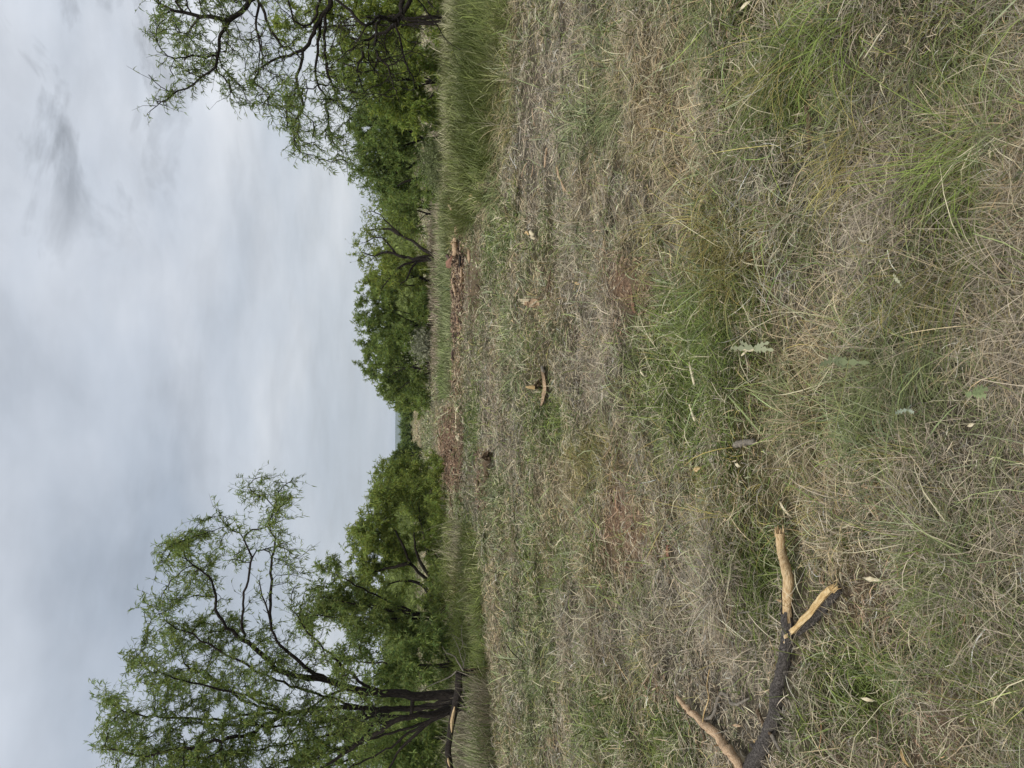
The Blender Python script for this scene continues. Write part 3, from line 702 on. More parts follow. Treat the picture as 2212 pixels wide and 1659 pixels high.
for (lab, D, Y, lb, st, na, ti) in MID:
    b_ = gx(D); w_ = [l[1] for l in lb]; lb2 = lb + [(b_ - 18, y_, 18, (max(w_) - min(w_)) * .3 + 12) for y_ in np.linspace(min(w_), max(w_), 3)]
    if 'open vase' in lab: lb2 = lb
    tree(lab, D, st or auto_stems(Y, D, lb, 9), lb2, int(na * 1.25), step=.2 if D < 34 else .24, leaves=(19 if 'open vase' not in lab else 8), leafL=.115 + .0016 * D, leafW=.016 + .0004 * D, srad=(.05, .014) if st is None else (.085, .02), depth=.9, r_tip=.008, rmax=.14,
         twigs=3, twigL=.42, tint=tuple(np.array(ti) * (1.82, 1.66, 1.8)))

# far trees across the gap and beyond the strip
proto = tree('far bushy tree in the gap, leftmost of its row', 110, auto_stems(965, 110, [(876, 960, 8, 12), (882, 970, 7, 10)], 2), [(879, 960, 7, 10), (884, 968, 6, 9), (883, 953, 6, 9)], 150, step=.5, leaves=10, leafL=.45, leafW=.12, depth=.8,
             r_tip=.02, twigs=3, twigL=.7, tint=(1.2, 1.2, 1.2), group='far trees across the gap', name='far_tree')
far = [(112, 940, 1.0, 'far bushy tree in the gap just right of the leftmost'), (118, 922, 1.1, 'far pale bushy tree in the middle of the gap'), (108, 905, .85, 'low far bush right of the middle of the gap'),
       (100, 888, 1.0, 'far tree beside the right end of the gap'), (150, 950, .9, 'darker far tree behind the row, seen left in the gap'), (150, 930, .9, 'darker far tree behind the row, seen in mid gap'),
       (160, 912, 1.0, 'darker far tree behind the row, right of mid gap'), (90, 978, 1.2, 'far tree at the left end of the gap under the small dark mesquite')]
for i, (D, Y, s, lab) in enumerate(far):
    c = proto.copy(); COL.objects.link(c); p = at(868, Y, D); c.location = (p[0], D, 0); c.rotation_euler = (0, 0, i * 1.7); c.scale = (s, s, s); c['label'] = lab
    for ch in proto.children:
        q = ch.copy(); COL.objects.link(q); q.parent = c
# closed wood behind everything: many small crowns, too dense to tell apart
def far_wood():
    n = 26000
    Dd = RNG.uniform(60, 170, n); Y = RNG.uniform(-1000, 2700, n)
    x = (829.5 - Y) / F * Dd * 1.02; hmax = 1.9 + 2.2 * vn(x, Dd, 9, 201)
    gap = (Y > 850) & (Y < 1000)
    Dd = np.where(gap, RNG.uniform(170, 420, n), Dd); Y = np.where(gap & (RNG.random(n) < .5), RNG.uniform(1000, 2700, n), Y); x = (829.5 - Y) / F * Dd * 1.02
    hmax = np.where(gap, .7 + .8 * vn(x, Dd, 9, 201), hmax)
    z = RNG.random(n) ** .7 * hmax
    P = np.repeat(np.stack([x, Dd, z], 1), 7, 0)
    sc = np.repeat(Dd, 7) / 60.0
    P += RNG.normal(0, 1, P.shape) * (sc * .35)[:, None] * np.where(sc > 2.8, .12, 1)[:, None] ** np.array((0, 0, 1.))
    P[:, 2] = np.abs(P[:, 2])
    m = len(P)
    d = unit(RNG.normal(0, 1, (m, 3)))
    c = LEAFC * np.array((1.5, 1.35, 1.5)) * np.exp(RNG.normal(0, .2, m) + np.repeat(RNG.normal(0, .15, n), 7))[:, None]
    V, Q, C = leaf_strips(P, d, .42 * np.minimum(sc, 2.2), .15 * np.minimum(sc, 2.2), np.clip(c, .01, .5))
    o = mesh_np('far_woods', V, Q, M_LEAF, colr=C, smooth=False); o['kind'] = 'stuff'
far_wood()
# grey green bush under the dark mesquite, weeds under the left tree
def bush(label, X, Y, D, rx, rz, n, tint, ll=.06, lw=.03, name='bush', stem=M_GREY):
    g = at(gx(D), Y, D); g[2] = float(H(g[0], g[1]))
    root = empty(name, tuple(g), label, 'bush')
    parts = []; tips = []
    for i in range(16):
        a = RNG.uniform(0, 6.28); e = RNG.uniform(.6, 1.5); L = rz * RNG.uniform(.7, 1.1)
        p = [g]
        for k in range(5):
            e += RNG.normal(0, .18); a += RNG.normal(0, .3)
            p.append(p[-1] + np.array((math.cos(a) * math.cos(e) * rx / rz, math.sin(a) * math.cos(e), math.sin(e))) * L / 5)
        parts.append(tube(p, np.linspace(.012, .003, 6), 4, cap=False)); tips += p[2:]
    quadmesh('stems', cat_mesh(parts), stem, root)
    tips = np.array(tips); k = RNG.integers(0, len(tips), n)
    P = tips[k] + RNG.normal(0, 1, (n, 3)) * np.array((rx * .2, rx * .2, rz * .15)); P[:, 2] = np.maximum(P[:, 2], g[2])
    c = np.array(tint) * np.exp(RNG.normal(0, .25, n))[:, None]
    V, Q, C = leaf_strips(P, unit(RNG.normal(0, 1, (n, 3))), ll * RNG.uniform(.6, 1.4, n), lw * RNG.uniform(.6, 1.4, n), np.clip(c, .01, .6))
    mesh_np('leaves', V, Q, M_LEAF, root, colr=C, smooth=False)
bush('low grey green bush at the foot of the dark mesquite', 940, 350, 27, 1.0, .9, 2600, (.19, .22, .10), .09, .04)
bush('second grey green bush, left of the first at the strip edge', 930, 385, 28, .7, .6, 1500, (.20, .23, .11), .09, .04)
bush('light sprawling bush under the wide mesquite at the far end of the strip', 895, 745, 38, 1.4, 1.1, 1500, (.28, .29, .20), .13, .06)
bush('bright green weedy bush under the broken log', 1000, 1480, 14.3, .7, .35, 1700, (.15, .20, .045), .09, .016)
bush('leafy bush between the broken log and the fanned stems', 980, 1385, 17, 1.3, .5, 3000, (.17, .20, .055), .09, .018)
bush('low bush in front of the fanned black stems', 975, 1215, 22, 1.5, .45, 2600, (.18, .21, .06), .10, .022)

# ------------------------------------------------------------------ distant hills
def hills():
    xs = np.linspace(-2600, 2600, 160)
    V = []; 
    for k, (yy, hh) in enumerate([(3600, 0), (3900, .45), (4300, 1.0), (5200, .8)]):
        for x in xs:
            h = 31 + 7 * math.sin(x / 700 + 1.0) - x * .004 + 5 * float(vn(np.array([x]), np.array([yy]), 420, 301)[0])
            V.append((x, yy, h * hh))
    n = len(xs); Q = [(k * n + i, k * n + i + 1, (k + 1) * n + i + 1, (k + 1) * n + i) for k in range(3) for i in range(n - 1)]
    m, t = newmat('wooded_hill')
    tc_ = N(t, 'ShaderNodeTexCoord'); n1 = N(t, 'ShaderNodeTexNoise', i_Scale=.03, i_Detail=6); Lk(t, tc_.outputs['Object'], n1.inputs[0])
    c = ramp(t, n1.outputs[0], [(.35, (.035, .055, .03)), (.65, (.09, .11, .06))])
    p = N(t, 'ShaderNodeBsdfPrincipled', i_Roughness=.95); Lk(t, c, p.inputs['Base Color'])
    o = N(t, 'ShaderNodeOutputMaterial'); Lk(t, p.outputs[0], o.inputs[0])
    mesh_np('hills', np.array(V), np.array(Q), m)['kind'] = 'structure'
hills()

# ------------------------------------------------------------------ wood lying about
def traced(P, lift, step=.05):
    pts = np.array([gp(a[0], a[1], lift + (a[2] if len(a) > 2 else 0)) for a in P])
    return resample(pts, step)
def rad_along(n, rs): return np.interp(np.linspace(0, 1, n), np.linspace(0, 1, len(rs)), rs)
def spikes(p, d, r, n, L, w=.35):
    out = []
    d = np.array(d) / np.linalg.norm(d)
    for i in range(n):
        o = RNG.normal(0, 1, 3); o -= d * np.dot(o, d); o = o / np.linalg.norm(o) * r * RNG.uniform(.2, .8)
        l = L * RNG.uniform(.4, 1.2); q = p + o
        out.append(tube([q - d * l * .4, q + d * l * .5, q + d * l + RNG.normal(0, .1, 3) * l], [r * w, r * w * .7, r * .03], 4, cap=False, rough=.3))
    return out
def stick(name, label, P, rs, mat, lift=.02, step=.05, sides=8, rough=.12, ends=0, catg='stick', group=None, branches=()):
    pts = traced(P, lift, step); r = rad_along(len(pts), rs); foot(traced(P, lift, .04), max(rs))
    if len(pts) > 3: pts[1:-1] += RNG.normal(0, r.mean() * .18, (len(pts) - 2, 3))
    parts = [tube(pts, r, sides, rough=rough)]
    for b in branches:
        q = traced(b[0], lift, step); parts.append(tube(q, rad_along(len(q), b[1]), 6, rough=rough))
    if ends:
        parts += spikes(pts[0], pts[0] - pts[2 if len(pts) > 2 else 1], r[0], ends, r[0] * 3)
        parts += spikes(pts[-1], pts[-1] - pts[-3 if len(pts) > 2 else -2], r[-1], ends, r[-1] * 3)
    o = quadmesh(name, cat_mesh(parts), mat); 
    return tag(o, label, catg, group)
def r5(*p): return [(1404 + .3815 * a[0], 1026 + .3815 * a[1], *a[2:]) for a in p]

# 1. the long fallen branch with its broken bare end
fb = r5((735, 330, .05), (745, 430, .045), (770, 530, .035), (785, 600, .03), (778, 680, .02), (776, 760), (780, 880), (770, 980), (752, 1100), (718, 1220), (708, 1350), (662, 1480), (605, 1600), (560, 1680), (500, 1800))
root = empty('fallen_branch', tuple(gp(1698, 1400)), 'long dark barked branch on the grass with a bare pale broken end', 'branch')
pts = traced(fb, .05, .012); foot(pts, .04); n_ = len(pts)
r = np.interp(np.linspace(0, 1, n_), [0, .06, .14, .2, .3, .45, .6, .75, .9, 1], [.018, .020, .022, .020, .021, .022, .024, .027, .036, .043])
lim = int(n_ * .34)
parts = [tube(pts[:lim + 6], r[:lim + 6] * .9, 12, rough=.07)]
parts += spikes(pts[0], pts[0] - pts[6], .02, 10, .030, .25)
parts += spikes(pts[int(n_ * .2)] + np.array((0, .018, .0)), np.array((-.25, 1, .15)), .012, 5, .05, .3)
quadmesh('bare_end', cat_mesh(parts), M_PALE, root)
# bark sheath: begins in a long ragged tongue on the upper side
def sheath(pts, r, sides, i0, ragged):
    V, Q = tube(pts, r, sides, cap=False, rough=.10)
    keep = []
    for q in Q:
        i = min(q) // sides; s = min(v % sides for v in q[:2])
        if i >= i0 + ragged[s % len(ragged)]: keep.append(q)
    return V, np.array(keep)
rg = [0, 2, 1, 4, 6, 11, 13, 9, 10, 4, 1, -2]
best = sheath(pts, r * 1.07 * (1 + .05 * np.sin(np.arange(n_) * .45)), 12, int(n_ * .16), rg)
quadmesh('bark', best, M_BARKL, root)
kn = [tube([pts[int(n_ * f)], pts[int(n_ * f)] + np.array(v)], [.02, .006], 6, rough=.3) for f, v in ((.5, (0, -.04, .01)), (.62, (.03, -.04, .015)), (.72, (0, .05, .02)))]
for k_ in kn: quadmesh('knot', k_, M_BARKL, root)
# 2. split slab leaning away from it
def slab(name, label, P, ws, th, mat, lift, bark=None, fib=8, catg='wood', tiltv=.5, group=None):
    pts = traced(P, lift, .02); n = len(pts); w = rad_along(n, ws); foot(pts, max(ws))
    T = np.gradient(pts, axis=0); T = unit(T)
    side = unit(np.cross(T, np.array((0, 0, 1.)))); nrm = unit(np.cross(side, T))
    side, nrm = unit(side + tiltv * nrm), unit(nrm - tiltv * side)
    root = empty(name, tuple(pts[n // 2]), label, catg, group)
    j = lambda: np.convolve(RNG.normal(0, .09, n), np.ones(3) / 3, 'same')[:, None]
    a, b, c_, d = [pts + side * w[:, None] * (1 + j()) + nrm * th * (.3 + j()), pts + nrm * th * (1 + j() * 2), pts - side * w[:, None] * (1 + j()) + nrm * th * (.3 + j()), pts - nrm * th * .4]
    V = np.stack([a, b, c_, d], 1).reshape(-1, 3); Q = []
    for i in range(n - 1):
        for k in range(4): Q.append([i * 4 + k, i * 4 + (k + 1) % 4, i * 4 + 4 + (k + 1) % 4, i * 4 + 4 + k])
    Q += [[0, 1, 2, 3], [n * 4 - 4, n * 4 - 3, n * 4 - 2, n * 4 - 1]]
    P_ = [(V, np.array(Q))]
    P_ += spikes(pts[-1], pts[-1] - pts[-4], w[-1], fib, w[-1] * 3.0, .16)
    P_ += spikes(pts[0], pts[0] - pts[3], w[0], fib // 2, w[0] * 1.5, .2)
    quadmesh('split_face', cat_mesh(P_), mat, root, smooth=False)
    if bark:
        bp = pts - nrm * th * .9
        quadmesh('bark', tube(bp, w * .8, 8, rough=.15), bark, root)
    return root
slab('split_branch', 'short yellow split piece with dark bark underneath leaning from the fallen branch', [(1713, 1366, .0), (1732, 1347), (1757, 1320), (1782, 1290), (1800, 1272)], [.010, .020, .021, .019, .015], .02, M_YEL, .06, M_BARKL, 9, 'branch')
# 3. peeled branch at the left edge, with its dark sticks
stick('peeled_branch', 'pinkish peeled branch running out of the left edge beside the dark branch', r5((160, 1262), (200, 1310), (250, 1350), (300, 1410), (345, 1445), (385, 1475), (415, 1530), (450, 1570), (490, 1620), (530, 1690)),
      [.010, .015, .018, .018, .021, .020, .021, .022], M_PINK, .05, .03, 9, .22, 4, 'branch')
stick('dark_stick', 'thin dark stick under the end of the pinkish peeled branch', r5((182, 1285), (205, 1350), (232, 1430), (262, 1500), (285, 1565)), [.006, .006, .004], M_BROWN, .02)
stick('dark_stick', 'short dark forked stick right below the middle of the peeled branch', r5((285, 1400), (296, 1460), (305, 1490), (292, 1540)), [.009, .010, .007], M_BROWN, .02, branches=[(r5((300, 1470), (320, 1500)), [.005, .003])])
stick('crooked_branch', 'crooked grey branch bent like a hook above the peeled one', r5((305, 1385), (345, 1372), (370, 1335), (378, 1290), (405, 1235), (440, 1252), (458, 1290), (498, 1296), (530, 1280), (565, 1262)), [.007, .009, .009, .010, .008, .007, .007, .004], M_GREY, .035, .02, 8, .18, catg='branch')
slab('wood_ribbon', 'curled yellowish strip of torn wood beside the hooked grey branch', r5((300, 1400), (312, 1335), (335, 1265), (325, 1200), (328, 1160), (338, 1105)), [.004, .007, .010, .014, .012, .004], .004, M_YEL, .08, None, 3, 'wood')
stick('short_stick', 'short brown broken stick above the bend of the dark branch', r5((608, 1332), (628, 1380), (655, 1425), (690, 1475)), [.009, .008, .005], M_BROWN, .05, ends=2)
stick('short_stick', 'stub of torn grey wood across the thick end of the dark branch', r5((690, 1475), (720, 1530), (740, 1570)), [.007, .006, .004], M_GREY, .06)
# chips and slivers
def chip(label, X, Y, L, w, ang, mat, lift=.03, name='wood_chip', seed=None):
    """flat splintered flake: ragged outline with thickness; ang in the picture plane"""
    g = gp(X, Y, lift); foot(g, .03); dx = math.cos(ang); dy = math.sin(ang)
    e = gp(X + 20 * dx, Y + 20 * dy, lift); T = e - g; T /= np.linalg.norm(T)
    Sd = np.cross(T, (0, 0, 1.)); Sd /= np.linalg.norm(Sd)
    n = 7; t = np.linspace(-.5, .5, n); prof = np.array([.12, .55, .9, 1, .85, .6, .15]) * RNG.uniform(.8, 1.2, n)
    bow = np.array((0, 0, 1.))[None, :] * (.12 * L * (1 - (2 * t) ** 2))[:, None]
    c = g + T[None, :] * (t * L)[:, None] + bow
    up = np.array((0, 0, w * .35))
    V = np.stack([c + Sd * (w * prof * .5)[:, None] - up * .3, c + up * RNG.uniform(.7, 1.2, (n, 1)), c - Sd * (w * prof * RNG.uniform(.35, .6, n))[:, None], c - up], 1).reshape(-1, 3)
    Q = [[i * 4 + k, i * 4 + (k + 1) % 4, i * 4 + 4 + (k + 1) % 4, i * 4 + 4 + k] for i in range(n - 1) for k in range(4)] + [[0, 1, 2, 3], [n * 4 - 4, n * 4 - 3, n * 4 - 2, n * 4 - 1]]
    o = quadmesh(name, (V, np.array(Q)), mat, smooth=False)
    return tag(o, label, 'wood chip', None)
chip('pale sliver of wood on the grass above the broken end of the branch', 1698, 1100, .085, .014, .95, M_BONE)
chip('pale sliver in green grass below the tip of the split piece', 1885, 1251, .075, .014, .15, M_BONE)
chip('pale flake between the peeled branch and the dark branch', 1592, 1567, .06, .014, .1, M_PINK)
chip('small cream flake in the green tuft under the dark branch', 1876, 1511, .05, .012, .2, M_BONE)
chip('yellow flake near the left edge of the foreground', 1956, 1636, .07, .018, 1.2, M_YEL)
chip('orange chunk of wood in the grey straw above the fallen branch', 1445, 1192, .08, .03, 1.5, M_RED)
chip('small yellow flake on the thick end of the dark branch', 1632, 1602, .05, .014, .2, M_YEL, .06)
chip('orange flake in yellowish grass right of the grey chunk', 1507, 1013, .085, .03, -.5, M_YEL)
chip('small pale flake below the orange flake', 1594, 1005, .04, .018, .6, M_BONE)
chip('brown bark slab in the bare reddish patch', 1372, 664, .12, .035, 1.5, M_RED)
chip('pale flake at the upper edge of the bare reddish patch', 1281, 664, .14, .025, 1.4, M_PINK)
chip('cream flake on tan straw at the right edge', 1612, 12, .09, .02, 2.4, M_BONE)
chip('dull orange slab left of the bare reddish patch', 1305, 733, .09, .03, 1.5, M_RED, .015)
chip('small cream flake right of the silver leaved weed stem', 1388, 806, .05, .02, 1.0, M_BONE)
chip('tiny cream chip deep in the nearest grass', 2098, 918, .022, .01, -.4, M_BONE)
chip('orange curl of bark beside the standing wood chunk', 1248, 612, .13, .03, .4, M_YEL)
# sticks in the field
stick('pale_stick', 'straight pale stick in green grass, the longer of two in line', [(1489, 782), (1494, 805), (1501, 835)], [.004, .008, .005], M_BONE, .05)
stick('pale_stick', 'straight pale stick in green grass, the shorter of two in line', [(1489, 874), (1495, 890), (1501, 908)], [.004, .007, .007], M_BONE, .05)
stick('grey_chunk', 'stubby round grey stick in the dark green grass', [(1587, 962), (1600, 958), (1614, 955), (1628, 952)], [.014, .015, .014, .013], M_GREY, .04, .02, 9)
stick('wavy_stick', 'wavy grey brown stick under the long dry grass at the right', [(1741, 228), (1744, 240), (1749, 262), (1745, 280), (1750, 298), (1746, 327)], [.006, .007, .008, .007, .005], M_BROWN, .05, .02)
stick('straw_stalk', 'single bright straw stalk standing out of the right foreground grass', [(1915, 53, .22), (1890, 90, .12), (1867, 126, .03)], [.0018, .0022, .0025], M_BONE, .06, .03, 5, .05, catg='stalk')
stick('dark_stick', 'thin dark stick lying in the pale grass between the green patch and a soil patch', [(1259, 854), (1264, 866), (1269, 876)], [.009, .011, .007], M_BROWN, .03)
stick('pale_stick', 'long thin pale stick lying end to end with the dark stick', [(1270, 878), (1276, 905), (1284, 937)], [.005, .006, .004], M_GREY, .03)
stick('pale_twig', 'long pale twig lying below the brown mulch', [(1073, 960), (1071, 975), (1071, 992), (1073, 1008), (1075, 1025), (1078, 1049)], [.006, .011, .013, .014, .013, .007], M_BONE, .06, .1, 6, .15, branches=[([(1072, 1000), (1083, 992), (1084, 962)], [.006, .005, .004])])
stick('uprooted_limb', 'dark curved limb with a rust brown root clump at one end', [(1055, 985), (1054, 995), (1051, 1010), (1051, 1025), (1043, 1049), (1032, 1070)], [.09, .07, .03, .03, .035, .015], M_BROWN, .07, .1, 7, .3, 4, 'branch', branches=[([(1045, 1045), (1048, 1065), (1047, 1080)], [.03, .03, .015]), ([(1051, 1020), (1040, 1030)], [.015, .006])])
stick('forked_stick', 'dark forked stick in the mid field right of the limb', [(1067, 778), (1072, 788), (1078, 799), (1080, 812)], [.014, .02, .016, .01], M_BROWN, .05, .1, branches=[([(1078, 799), (1088, 800), (1098, 802)], [.012, .01, .005])])
stick('dark_stick', 'short dark stub in the grass above the rust brown root clump', [(1024, 983), (1029, 981), (1035, 977)], [.02, .02, .012], M_BROWN, .08, .1)
stick('forked_stick', 'grey forked twig above the standing wood chunk', [(1190, 583), (1187, 600), (1185, 614), (1182, 636)], [.006, .012, .015, .008], M_BROWN, .05, .06, branches=[([(1186, 610), (1190, 625), (1189, 640)], [.01, .008, .004]), ([(1185, 614), (1176, 628)], [.008, .004])])
stick('long_stick', 'long dark stick in the grass above the pale curved wood', [(1093, 418), (1090, 435), (1092, 450), (1094, 470)], [.010, .012, .018, .02], M_BROWN, .05, .08)
stick('curved_wood', 'small curved bone pale piece of wood, bent like a hook', [(1146, 501), (1149, 505), (1150, 511), (1154, 516), (1157, 514)], [.02, .026, .026, .024, .014], M_BONE, .07, .04, 8, .15, 2)
stick('short_stick', 'short yellowish piece just above the bone pale hook', [(1135, 503), (1139, 502), (1142, 507)], [.012, .016, .012], M_YEL, .07, .04)
stick('pale_stick', 'upright pale stick in straw right of the field, rightmost of four', [(1150, 234), (1151, 250), (1154, 271)], [.007, .008, .005], M_PINK, .05)
stick('pale_stick', 'thicker pale stick left of the rightmost pale stick', [(1181, 321), (1179, 340), (1176, 362)], [.011, .013, .010], M_PINK, .05)
stick('pale_stick', 'thin pale stick left of the thicker one, nearer the lush bank', [(1137, 353), (1131, 365), (1127, 382)], [.008, .009, .006], M_PINK, .05)
stick('pale_stick', 'thin curved pale stick between the thicker stick and its thin neighbour', [(1151, 358), (1150, 372), (1145, 386)], [.006, .007, .005], M_PINK, .05)
stick('broken_stick', 'brown and cream broken stick with a knobbed lower end', [(1203, 360), (1206, 375), (1212, 392), (1220, 411)], [.010, .012, .009, .016], M_PINK, .05, .05, 8, .25, 2)
stick('thin_stick', 'thin black twig sticking out of the lower right straw', [(1330, 345, .0), (1345, 375, .05), (1352, 400, .12)], [.004, .003, .002], M_BROWN, .04)
stick('pale_stick', 'tiny pale twig beside the upright wood chunk', [(1122, 620), (1118, 628), (1110, 640)], [.005, .006, .004], M_PINK, .05)

# 4. broken trunk with its hanging log beside the big left tree
def rl(*p): return [(864 + .1862 * a, 1350 + .1862 * b) for a, b in p]
DL = 14.0
def flat(P, D, dd=0): return resample([at(a, b, D + dd) for a, b in P], .08)
b0 = at(1052, 1450, DL); b0[2] = float(H(b0[0], b0[1])) - .05
root = empty('tree_stump', tuple(b0), 'short dark broken trunk standing upright with a hanging log at its top', 'stump')
pp = resample([b0, at(1030, 1453, DL), at(1000, 1453, DL)], .08)
parts = [tube(pp, rad_along(len(pp), [.10, .085, .075]), 10, rough=.14)] + spikes(pp[-1], (0, 0, 1), .07, 9, .14, .3)
quadmesh('trunk', cat_mesh(parts), M_BARK, root)
tw = [flat(rl((760, 545), (900, 548), (1000, 520), (1060, 480)), DL, -.12), flat(rl((780, 530), (860, 500), (900, 520)), DL, -.1), flat(rl((740, 520), (830, 510), (900, 535)), DL, -.14)]
quadmesh('root_twig', cat_mesh([tube(q, np.linspace(.014, .006, len(q)), 5, rough=.2) for q in tw]), M_BROWN, root)
root = empty('hanging_log', tuple(at(985, 1517, DL)), 'long dark log with a pale torn scar hanging level from the broken trunk', 'log')
lp = flat(rl((680, 555), (682, 650), (680, 750), (650, 900), (620, 1050), (590, 1200), (570, 1350), (555, 1450), (575, 1600), (600, 1750), (640, 1900)), DL, -.1)
quadmesh('bark', tube(lp, rad_along(len(lp), [.062, .068, .066, .06, .056, .058, .06, .055]), 12, rough=.12), M_BARK, root)
def scar(P, w, D, mat, nm):
    q = flat(P, D, -.165); n = len(q); ww = w * np.sin(np.linspace(.25, 2.9, n)) * RNG.uniform(.8, 1.2, n)
    V = np.stack([q + np.array((0, .03, 1.)) * ww[:, None], q + np.array((0, -.018, 0)), q - np.array((0, -.03, 1.)) * ww[:, None], q + np.array((0, .05, 0))], 1).reshape(-1, 3)
    Q = [[i * 4 + k, i * 4 + (k + 1) % 4, i * 4 + 4 + (k + 1) % 4, i * 4 + 4 + k] for i in range(n - 1) for k in range(4)]
    quadmesh(nm, (V, np.array(Q)), mat, root, smooth=False)
scar(rl((635, 945), (625, 1000), (612, 1060), (603, 1120), (600, 1180), (600, 1245)), .034, DL, M_PALE, 'scar')
scar(rl((558, 1540), (562, 1580), (572, 1620), (580, 1650)), .026, DL, M_PALE, 'scar')
root = empty('dead_twig', tuple(at(998, 1450, DL)), 'bleached grey dead twigs spreading from the top of the broken trunk', 'twig')
dl = [(rl((735, 530), (700, 470), (655, 400), (640, 370), (600, 345), (540, 325), (490, 250)), .018, .004), (rl((600, 345), (560, 330), (505, 340)), .006, .002), (rl((740, 500), (735, 440), (710, 380), (690, 300), (660, 220), (610, 130)), .009, .003),
      (rl((690, 300), (730, 230), (715, 130), (715, 0)), .006, .002), (rl((600, 110), (700, 170), (800, 280)), .004, .002), (rl((650, 540), (600, 590), (500, 640), (400, 680), (300, 725), (190, 765)), .014, .004), (rl((735, 440), (760, 350), (720, 210)), .005, .002)]
quadmesh('twigs', cat_mesh([tube(q_ := flat(p_, DL, -.2), np.linspace(a, b, len(q_)), 5, rough=.15) for p_, a, b in dl]), M_GREY, root)

# 5. standing split stump and its shards, mid field
def pushed(X, Y, h): g = gp(X, Y); return g + np.array((0, 0, h))
root = empty('split_stump', tuple(gp(1172, 835)), 'torn stump standing as a small orange peak over dark splintered wood', 'stump')
P5 = []
for (Y0, Y1, h, r_) in ((815, 834, .10, .02), (845, 836, .13, .022), (826, 834, .09, .022), (840, 838, .10, .02), (820, 833, .06, .018)):
    P5.append(tube(resample([pushed(1174, Y0, 0), (pushed(1174, Y0, 0) + pushed(1172, Y1, h)) / 2 + RNG.normal(0, .01, 3), pushed(1172, Y1, h)], .03), .013, 6, rough=.35))
quadmesh('splintered_wood', cat_mesh(P5), M_BROWN, root)
tp = pushed(1172, 836, .15)
quadmesh('peak', cat_mesh([tube([tp + (0, 0, -.06), tp + (0, 0, .0), tp + (0, 0, .035)], [.024, .02, .009], 7, rough=.3)] + spikes(tp, (0, 0, 1), .02, 5, .03)), M_YEL, root, smooth=False)
slab('wood_shard', 'long orange and brown shard lying along the foot of the torn stump', [(1173, 803), (1176, 820), (1178, 838), (1175, 855), (1171, 875)], [.010, .024, .028, .022, .005], .03, M_PINK, .05, M_BROWN, 5, 'wood')
stick('dark_stick', 'dark grey stick lying in line with the orange shard', [(1165, 715), (1171, 735), (1172, 760), (1173, 782), (1173, 801)], [.012, .015, .02, .024, .02], M_GREY, .03, .06, 7, .25)
root = empty('wood_chunk', tuple(gp(1172, 655)), 'pale torn chunk of wood standing upright in the straw', 'wood')
g = gp(1172, 655)
quadmesh('chunk', cat_mesh([tube(resample([g + (.0, 0, -.03), g + (.01, 0, .05), g + (.0, 0, .12), g + (.02, .0, .2)], .03), [.055, .06, .045, .032, .035, .03, .03, 0.03][:len(resample([g + (.0, 0, -.03), g + (.01, 0, .05), g + (.0, 0, .12), g + (.02, .0, .2)], .03))] if False else .045, 8, rough=.45)]), M_PINK, root, smooth=False)
quadmesh('splinters', cat_mesh(spikes(g + (.02, 0, .19), (0, 0, 1), .04, 10, .09, .3) + spikes(g + (.0, -.03, .1), (-.4, -.2, .5), .03, 4, .07, .3)), M_BONE, root, smooth=False)
# 6. pale bits with the silver weed
stick('bone_stick', 'short bone pale stick lying under the silver leaved weed', [(1602, 768), (1609, 762), (1614, 756)], [.003, .005, .005], M_BONE, .06, .02)
stick('bone_stick', 'thick cream splinter touching the stem of the silver leaved weed', [(1601, 752), (1610, 753), (1620, 755), (1634, 753)], [.008, .008, .007, .004], M_BONE, .08, .015, 6, .35, 2)
def weed(label, X, Y, leaves, tint, L=.10, W=.012, lift=.10, name='weed', lobed=True):
    g = gp(X, Y); root = empty(name, tuple(g), label, 'weed')
    top = gp(X, Y, lift); g = np.array((top[0] + .01, top[1] + .01, float(H(top[0], top[1])))); root.location = tuple(g); m = blade_mat('leaf_' + name, .3)
    quadmesh('stem', tube(resample([g, g + (.01, 0, lift * .5), top], .02), .0018, 5, cap=False), M_GREY, root)
    Vs, Qs, Cs, o_ = [], [], [], 0
    for (dx, dy) in leaves:
        e = gp(X + dx, Y + dy, lift * .9); T = e - top; ln = np.linalg.norm(T); T /= ln
        Sd = np.cross(T, (0, 0, 1.)); Sd /= np.linalg.norm(Sd) + 1e-9
        n = 9; t = np.linspace(0, 1, n)
        wv = W * np.interp(t, [0, .15, .5, .85, 1], [.25, .9, 1.1, .7, .1])
        if lobed: wv = wv * np.where(np.arange(n) % 2 == 0, .35, 1.4)
        c = top + T * (t * ln)[:, None] + np.array((0, 0, 1.)) * (.25 * ln * t * (1 - t))[:, None]
        back = -T * W * .6 * (np.arange(n) % 2)[:, None] * -1
        V = np.stack([c + Sd * wv[:, None] + back, c + (0, 0, -.001), c - Sd * wv[:, None] + back], 1).reshape(-1, 3)
        q = [[i * 3 + k, i * 3 + k + 1, i * 3 + 4 + k, i * 3 + 3 + k] for i in range(n - 1) for k in (0, 1)]
        Vs.append(V); Qs.append(np.array(q) + o_); o_ += len(V); Cs.append(np.tile(np.array(tint) * RNG.uniform(.8, 1.15), (len(V), 1)))
    mesh_np('leaf', np.vstack(Vs), np.vstack(Qs), m, root, colr=np.vstack(Cs), smooth=False)
weed('silver leaved weed lying over the cream splinter', 1628, 752, [(34, -12), (26, 6), (8, 10), (44, 4), (-50, 0), (-30, -16)], (.33, .35, .22), W=.010, lift=.11)
weed('weed with one bright green leaf and pale grey leaves in the nearest grass', 2100, 850, [(-14, 4), (34, -10), (30, 6), (24, -16)], (.22, .27, .13), W=.008, lift=.14)
weed('small silver weed in the dark grass left of mid foreground', 1960, 885, [(-26, 8), (14, 6), (10, -12)], (.33, .38, .30), W=.006, lift=.10)
